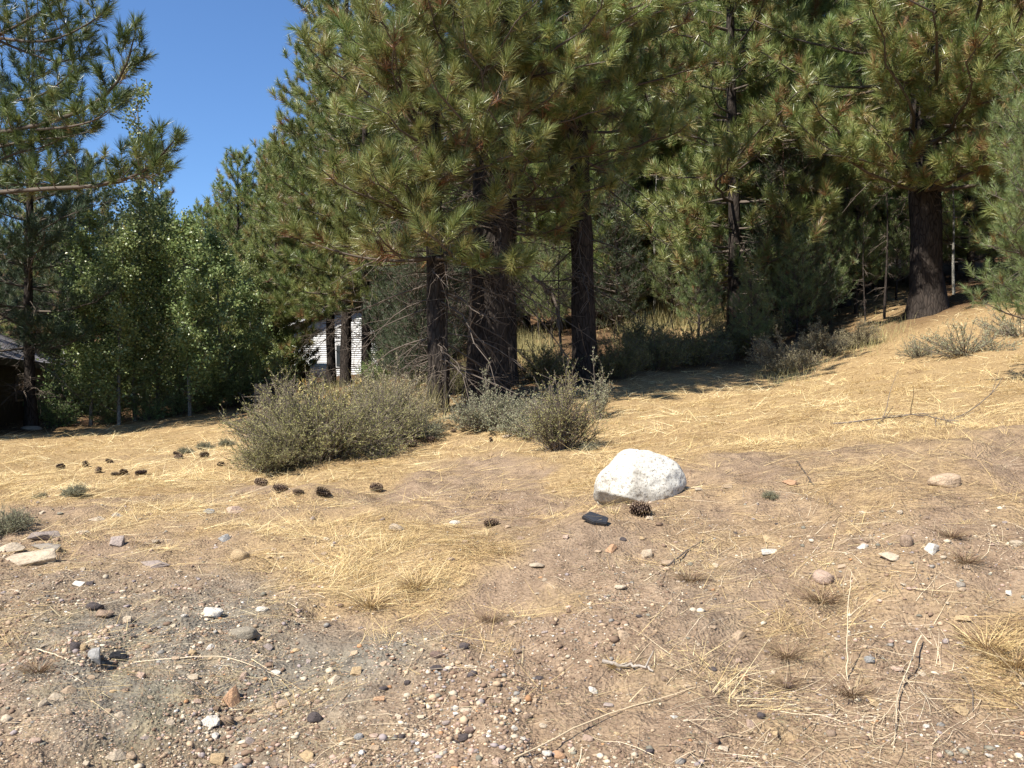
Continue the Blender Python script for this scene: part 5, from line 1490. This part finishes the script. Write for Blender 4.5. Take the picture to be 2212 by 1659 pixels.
# the countless middling stones, largest first
names = [('cream', 'small cream stone half sunk in the bank', .20), ('tan', 'small tan stone half sunk in the bank', .24), ('brown', 'small brown stone half sunk in the bank', .16),
         ('pink', 'small pinkish stone half sunk in the bank', .14), ('purple', 'small purple-grey stone lying on the gravel', .10), ('dark', 'small dark stone lying on the gravel', .07), ('gold', 'small golden stone lying on the bank', .05), ('white', 'small white stone lying on the bank', .04)]
WORD = dict(cream='cream', tan='tan', brown='brown', pink='pinkish', purple='purple-grey', dark='dark', gold='golden', white='white')
LANDS = [(1388, 1030, 'white boulder'), (1386, 1110, 'largest cone'), (2043, 1040, 'smooth river stone'), (1780, 1250, 'pinkish rounded stone'), (455, 1328, 'bright white stone'), (522, 1370, 'olive-grey stone'), (500, 1505, 'orange wedge'),
         (516, 1200, 'golden tan stone'), (332, 1220, 'long flat slab'), (62, 1205, 'big flat cream rock'), (204, 1415, 'tilted slate slab'), (680, 1550, 'round charcoal stone'), (817, 1510, 'flat orange stone'), (1007, 1540, 'pebble patch'),
         (1207, 1632, 'orange stone at the bottom edge'), (944, 1415, 'reddish black lava stone'), (1360, 1445, 'driftwood stick'), (1830, 1350, 'tall straw stalk'), (1950, 1500, 'forked pale twig'), (2076, 1540, 'bright yellow block'),
         (1960, 1170, 'brown upright stone'), (1662, 1190, 'white flat stone'), (2078, 1340, 'yellow-tan slab'), (1320, 1190, 'jagged orange stone'), (850, 1220, 'big straw patch'), (1060, 1140, 'dark cone on the bank'), (250, 1640, 'cream block at the bottom edge')]
cnt = 0; tries = 0
while cnt < 190 and tries < 4000:
    tries += 1
    u = srng.uniform(-20, 2230); v = srng.uniform(1110, 1655)
    dn = .22 + .6 * math.exp(-((u - 250) / 330) ** 2 - ((v - 1500) / 180) ** 2) + .7 * math.exp(-((u - 930) / 230) ** 2 - ((v - 1540) / 110) ** 2) + .3 * math.exp(-((u - 1850) / 300) ** 2 - ((v - 1200) / 80) ** 2)
    if srng.random() > dn: continue
    w = srng.uniform(10, 20) * (.75 + .5 * (v - 1100) / 550)
    if any(abs(u - a) < (w + c) * .55 and abs(v - b) < (w + c) * .5 for a, b, c in TAKEN): continue
    r_ = srng.random(); acc = 0
    for cn, lb, pr in names:
        acc += pr
        if r_ <= acc: break
    mk = min(LANDS, key=lambda m: math.hypot(m[0] - u, m[1] - v)); dx_, dy_ = u - mk[0], v - mk[1]; dd_ = math.hypot(dx_, dy_)
    a_ = round(math.degrees(math.atan2(-dy_, dx_)) / 45) % 8
    lb = 'small %s stone %s %s the %s' % (WORD[cn], 'close' if dd_ < 55 else 'some way' if dd_ < 120 else 'far', ('right of', 'up right of', 'above', 'up left of', 'left of', 'down left of', 'below', 'down right of')[a_], mk[2])
    stone(u, v, w, w * srng.uniform(.5, .85), cn, srng.choice(('ang', 'ang', 'ang', 'rnd')), lb, 'small %s stones of the bank' % cn, 14)
    cnt += 1

# ================================================================== cones
def cone_mesh(seed):
    rng = np.random.default_rng(seed); mb = MB()
    k = 9; s = np.linspace(-1, 1, k)
    V, T = tubes(np.c_[s * .85, 0 * s, 0 * s][None], (np.sqrt(np.clip(1 - s * s, .002, 1)) * .34)[None], 8); mb.add(V, T, .05)
    n = 110
    for i in range(n):
        f = (i + .5) / n; xx = -.92 + 1.80 * f; a = i * 2.39996
        rr_ = .60 * math.sqrt(max(.02, 1 - (abs(xx + .12) / 1.02) ** 2.2)) + .05
        o_ = np.array([0, math.cos(a), math.sin(a)]); ti = np.array([0, -math.sin(a), math.cos(a)]); axv = np.array([1.0, 0, 0])
        b_ = axv * xx + o_ * .22 * rr_ / .6
        tp = axv * (xx + .16 + .1 * f) + o_ * (rr_ * (1 + .08 * rng.normal()))
        w = .15
        q = np.array([b_ - ti * w * .4, b_ + ti * w * .4, tp + ti * w * .75 - o_ * .06, tp + o_ * .05 + axv * .02, tp - ti * w * .75 - o_ * .06, tp - axv * .07 - o_ * .02])
        mb.add(q, [(0, 1, 2), (0, 2, 4), (4, 2, 3), (0, 5, 1), (4, 3, 5), (3, 2, 5)], np.array([.05, .05, .45, .75, .45, .5]) + .12 * rng.normal())
    return mb.mesh('pine_cone', M_cone)
M_cone = tone_mat('pine_cone_scale', [(0, (.030, .018, .013)), (.4, (.11, .070, .047)), (.7, (.26, .185, .13)), (1, (.42, .33, .25))], .7, .25, 0, .8)
CM = [cone_mesh(1), cone_mesh(2)]
CONES = [
 (130, 1019, 22, 15, 'dark pine cone on the left straw, farthest left'), (185, 1014, 20, 17, 'pine cone tipped upright right of the farthest left one'),
 (213, 1025, 20, 14, 'dark pine cone just below the upright one'), (235, 1002, 16, 9, 'small half-hidden pine cone above the dark trio'),
 (248, 1031, 18, 10, 'flat pine cone, left one of a touching pair'), (266, 1031, 18, 16, 'rounder pine cone, right one of a touching pair'),
 (303, 1031, 24, 14, 'pine cone alone right of the touching pair'), (387, 995, 20, 13, 'dark pine cone in front of the tiny grey shrub'),
 (440, 993, 20, 16, 'round grey pine cone left of the largest shrub'), (476, 1011, 16, 13, 'small pine cone near the foot of the largest shrub'),
 (566, 1056, 30, 22, 'big dark pine cone below the largest shrub, left one of four'), (604, 1068, 32, 14, 'weathered pine cone in the straw, second of four'),
 (646, 1072, 24, 13, 'brown pine cone, third of four below the shrub'), (696, 1077, 32, 17, 'dark pine cone, right one of four below the shrub'),
 (815, 1070, 28, 24, 'round pine cone on bare ground between shrub and boulder'), (820, 990, 20, 17, 'pine cone at the right foot of the largest shrub'),
 (890, 972, 24, 20, 'grey pine cone, lower of the heap right of the shrub'), (894, 955, 22, 16, 'grey pine cone, upper of the heap right of the shrub'), (905, 945, 20, 15, 'dark pine cone behind the heap right of the shrub'),
 (930, 961, 22, 17, 'brown pine cone alone right of the heap'), (980, 938, 13, 11, 'tiny dark pine cone farther back before the sage'),
 (1061, 958, 16, 10, 'weathered pine cone left of the upright olive shrub'), (1060, 1148, 32, 25, 'dark pine cone on the bank left of the boulder'),
 (1386, 1126, 46, 40, 'largest dark pine cone right in front of the boulder'), (1338, 976, 26, 16, 'pine cone hidden behind the left top of the boulder'),
 (1464, 1000, 20, 18, 'pine cone peeping from behind the right of the boulder'), (380, 985, 14, 9, 'tiny broken pine cone near the tiny grey shrub')]
for i, (u, v, w, h, lb) in enumerate(CONES):
    x, y, z = hit(u, v - h * .3)
    px = y / F; s = max(w, h) * px / 2 * .98
    if 'behind the left' in lb or 'peeping' in lb: y += .38; x = ux(u, y); z = EYE - (v - 829.5) / F * y + .01
    o = link('pine_cone', CM[i % 2], None, (x, y, z + s * srng.uniform(.35, .65)))
    k = srng.uniform(.85, 1.0)
    k *= min(1.45, max(1.1, 1.6 * h / w)); o.scale = (s * 1.05, s * k, s * k)
    up_ = R(70) if 'upright' in lb else R(srng.uniform(-18, 18))
    o.rotation_euler = (srng.uniform(0, 6.28), up_, srng.uniform(-.5, .5) + (math.pi if srng.random() < .5 else 0))
    tag(o, lb, 'pine cone', 'fallen pine cones')

# ================================================================== sticks and stalks
def stick(name, pts, r, label, cat, mat, tone=.6, twigs=0, seed=0, ground=True):
    rng = np.random.default_rng(seed)
    p = np.array(pts, float); cs = np.linspace(0, 1, len(p)); s = np.linspace(0, 1, 14)
    q = np.c_[[np.interp(s, cs, p[:, j]) for j in range(3)]].T
    for _ in range(2): q[1:-1] = (q[:-2] + 2 * q[1:-1] + q[2:]) / 4
    q += rng.normal(0, r * .5, q.shape)
    L = np.linalg.norm(np.diff(q, axis=0), axis=1).sum()
    o0 = q[0].copy()
    mb = MB(); V, T = tubes((q - o0)[None], (r * (1 - .6 * s))[None], 6); mb.add(V, T, tone)
    if twigs:
        tp = []
        for i in range(twigs):
            i0 = rng.integers(2, 12); d = nrm(q[i0 + 1] - q[i0] + rng.normal(0, .6, 3) * np.linalg.norm(q[1] - q[0]) + np.array([0, 0, .01]))
            l = L * (.12 + .25 * rng.random()); qq = np.linspace(0, 1, 5)[:, None]
            tp.append(q[i0] - o0 + d * l * qq + np.cumsum(rng.normal(0, l * .02, (5, 3)), 0))
        V, T = tubes(np.array(tp), np.linspace(r * .45, r * .18, 5)[None].repeat(twigs, 0), 4); mb.add(V, T, tone)
    o = link(name, mb.mesh(name, mat, True), None, tuple(o0)); tag(o, label, cat)
def G(u, v, up=.01):
    x, y, z = hit(u, v); return (x, y, z + up)
def Gd(u, v, d):
    p = P(u, v, d); return tuple(p)
stick('driftwood_stick', [G(1300, 1436), G(1340, 1444, .012), G(1380, 1446, .012), G(1410, 1452, .008)], .011, 'grey driftwood stick lying on bare dirt at bottom middle', 'stick', M_twig, .85, 2, 1)
stick('forked_twig', [G(1990, 1398, .05), G(1966, 1462, .05), G(1942, 1500, .03), G(1935, 1570, .015), G(1930, 1630, .01)], .0036, 'pale forked dry weed stalk low on the right bank', 'twig', M_palestalk, .7, 16, 2)
b = hit(1830, 1470)
stick('straw_stalk', [Gd(1830, 1475, b[1]), Gd(1829, 1400, b[1] + .02), Gd(1831, 1310, b[1] + .03), Gd(1842, 1236, b[1] + .06)], .0035, 'tall single straw stalk standing upright on the right bank', 'stalk', M_palestalk, .7, 0, 3)
stick('straw_stalk', [G(1110, 1650, .012), G(1290, 1560, .02), G(1420, 1520, .02), G(1545, 1482, .02)], .0035, 'long straight straw stalk lying across the bottom middle', 'stalk', M_palestalk, .55, 0, 4)
stick('straw_stalk', [G(290, 1436, .01), G(400, 1428, .015), G(480, 1422, .015), G(530, 1438, .012), G(606, 1468, .01)], .003, 'long bent straw stalk lying over the grey gravel', 'stalk', M_palestalk, .7, 0, 5)
stick('straw_stalk', [G(80, 1408, .012), G(130, 1425, .012), G(175, 1445, .01)], .003, 'short straw stalk pointing at the tilted slate slab', 'stalk', M_palestalk, .8, 0, 15)
d_ = 9.2
stick('dead_branch', [Gd(2010, 930, d_), Gd(2035, 915, d_), Gd(2090, 893, d_), Gd(2140, 855, d_ + .1), Gd(2165, 818, d_ + .1)], .008, 'curved thin dead branch arching above the dry lawn at right', 'branch', M_twig, .35, 7, 6)
d_ = 8.3
stick('dead_branch', [G(1800, 922, .04), G(1870, 920, .06), G(1935, 912, .07), G(1985, 906, .08), Gd(2030, 905, d_), Gd(2072, 910, d_)], .012, 'grey fallen branch with a dark end, at the lawn edge right', 'branch', M_twig, .5, 8, 7)
stick('dead_branch', [G(1895, 918, .01), G(1912, 910, .04), G(1930, 893, .10)], .008, 'short dark stub sticking up beside the grey fallen branch', 'branch', M_twig, .1, 0, 8)
stick('dead_branch', [G(1722, 1000, .02), G(1745, 1040, .02), G(1760, 1052, .01)], .006, 'short dark twig on the weedy bank by the orange-red stone', 'twig', M_twig, .1, 1, 9)
stick('dead_branch', [G(2080, 1470, .015), G(2100, 1500, .02), G(2102, 1540, .01)], .006, 'crooked brown twig beside the bright yellow block', 'twig', M_twig, .3, 0, 10)
stick('pale_branch', [G(1440, 1230, .012), G(1480, 1200, .02), G(1520, 1170, .012)], .006, 'brown root-like stick on the bank right of the largest cone', 'stick', M_twig, .25, 0, 11)
stick('curved_bough', [Gd(1150, 598, 20.5), Gd(1175, 615, 20.3), Gd(1200, 650, 20.2), Gd(1214, 690, 20.2), Gd(1212, 800, 20.2)], .05, 'grey bent dead bough arching beside the right-leaning pine', 'branch', M_twig, .45, 10, 12)
# dark straw tufts on the bank
tuft = MB(); rng = np.random.default_rng(77); n = 260
a = rng.random(n) * 6.28; rr_ = rng.random(n) * .07
d = nrm(np.c_[np.cos(a), np.sin(a), .5 + rng.random(n)])
def gz_flat(x, y): return x * 0
ribbons(tuft, np.c_[np.cos(a) * rr_, np.sin(a) * rr_, 0 * a], d, .08 + .16 * rng.random(n), np.full(n, .003), 3, rng, rng.random(n) * .9, .35, .2)
TM = tuft.mesh('grass_tuft', M_weed)
TS = tuft.mesh('straw_tuft', M_straw)
for (u, v, s, me, lb) in [(1775, 1300, 1.1, TM, 'dark straw tuft below the pinkish rounded stone'), (2130, 1400, 1.2, TS, 'golden straw tuft at the right edge, largest tuft there'), (2195, 1440, 1.2, TS, 'golden straw tuft cut by the right edge'),
                          (85, 1450, .8, TM, 'brown grass tuft in the gravel at lower left'), (2055, 1160, .7, TM, 'grey weed tuft at the upper right bank'), (1700, 1480, .7, TM, 'dry tuft between the purple-brown stone and the tall stalk'),
                          (800, 1310, 1.2, TS, 'golden straw tuft at the foot of the big straw patch'), (900, 1270, 1.1, TS, 'golden straw tuft in the middle of the big straw patch'), (1060, 1340, .7, TM, 'brown grass tuft right of the big straw patch'),
                          (1325, 1440, .5, TS, 'small straw tuft at the left end of the driftwood stick'), (1420, 1075, .7, TM, 'thin dark weed against the front of the boulder'), (1700, 1420, .9, TM, 'straggling dry weed left of the tall stalk'),
                          (1490, 1255, .8, TM, 'greyish weed tuft in the middle right bank'), (2085, 1215, .8, TM, 'greenish grey weed right of the white lumpy stone'), (1840, 1500, .9, TM, 'dark weed at the foot of the tall stalk')]:
    x, y, z = hit(u, v)
    o = link('grass_tuft', me, None, (x, y, z - .004)); o.scale = (s,) * 3; o.rotation_euler = (0, 0, u)
    tag(o, lb, 'grass tuft')
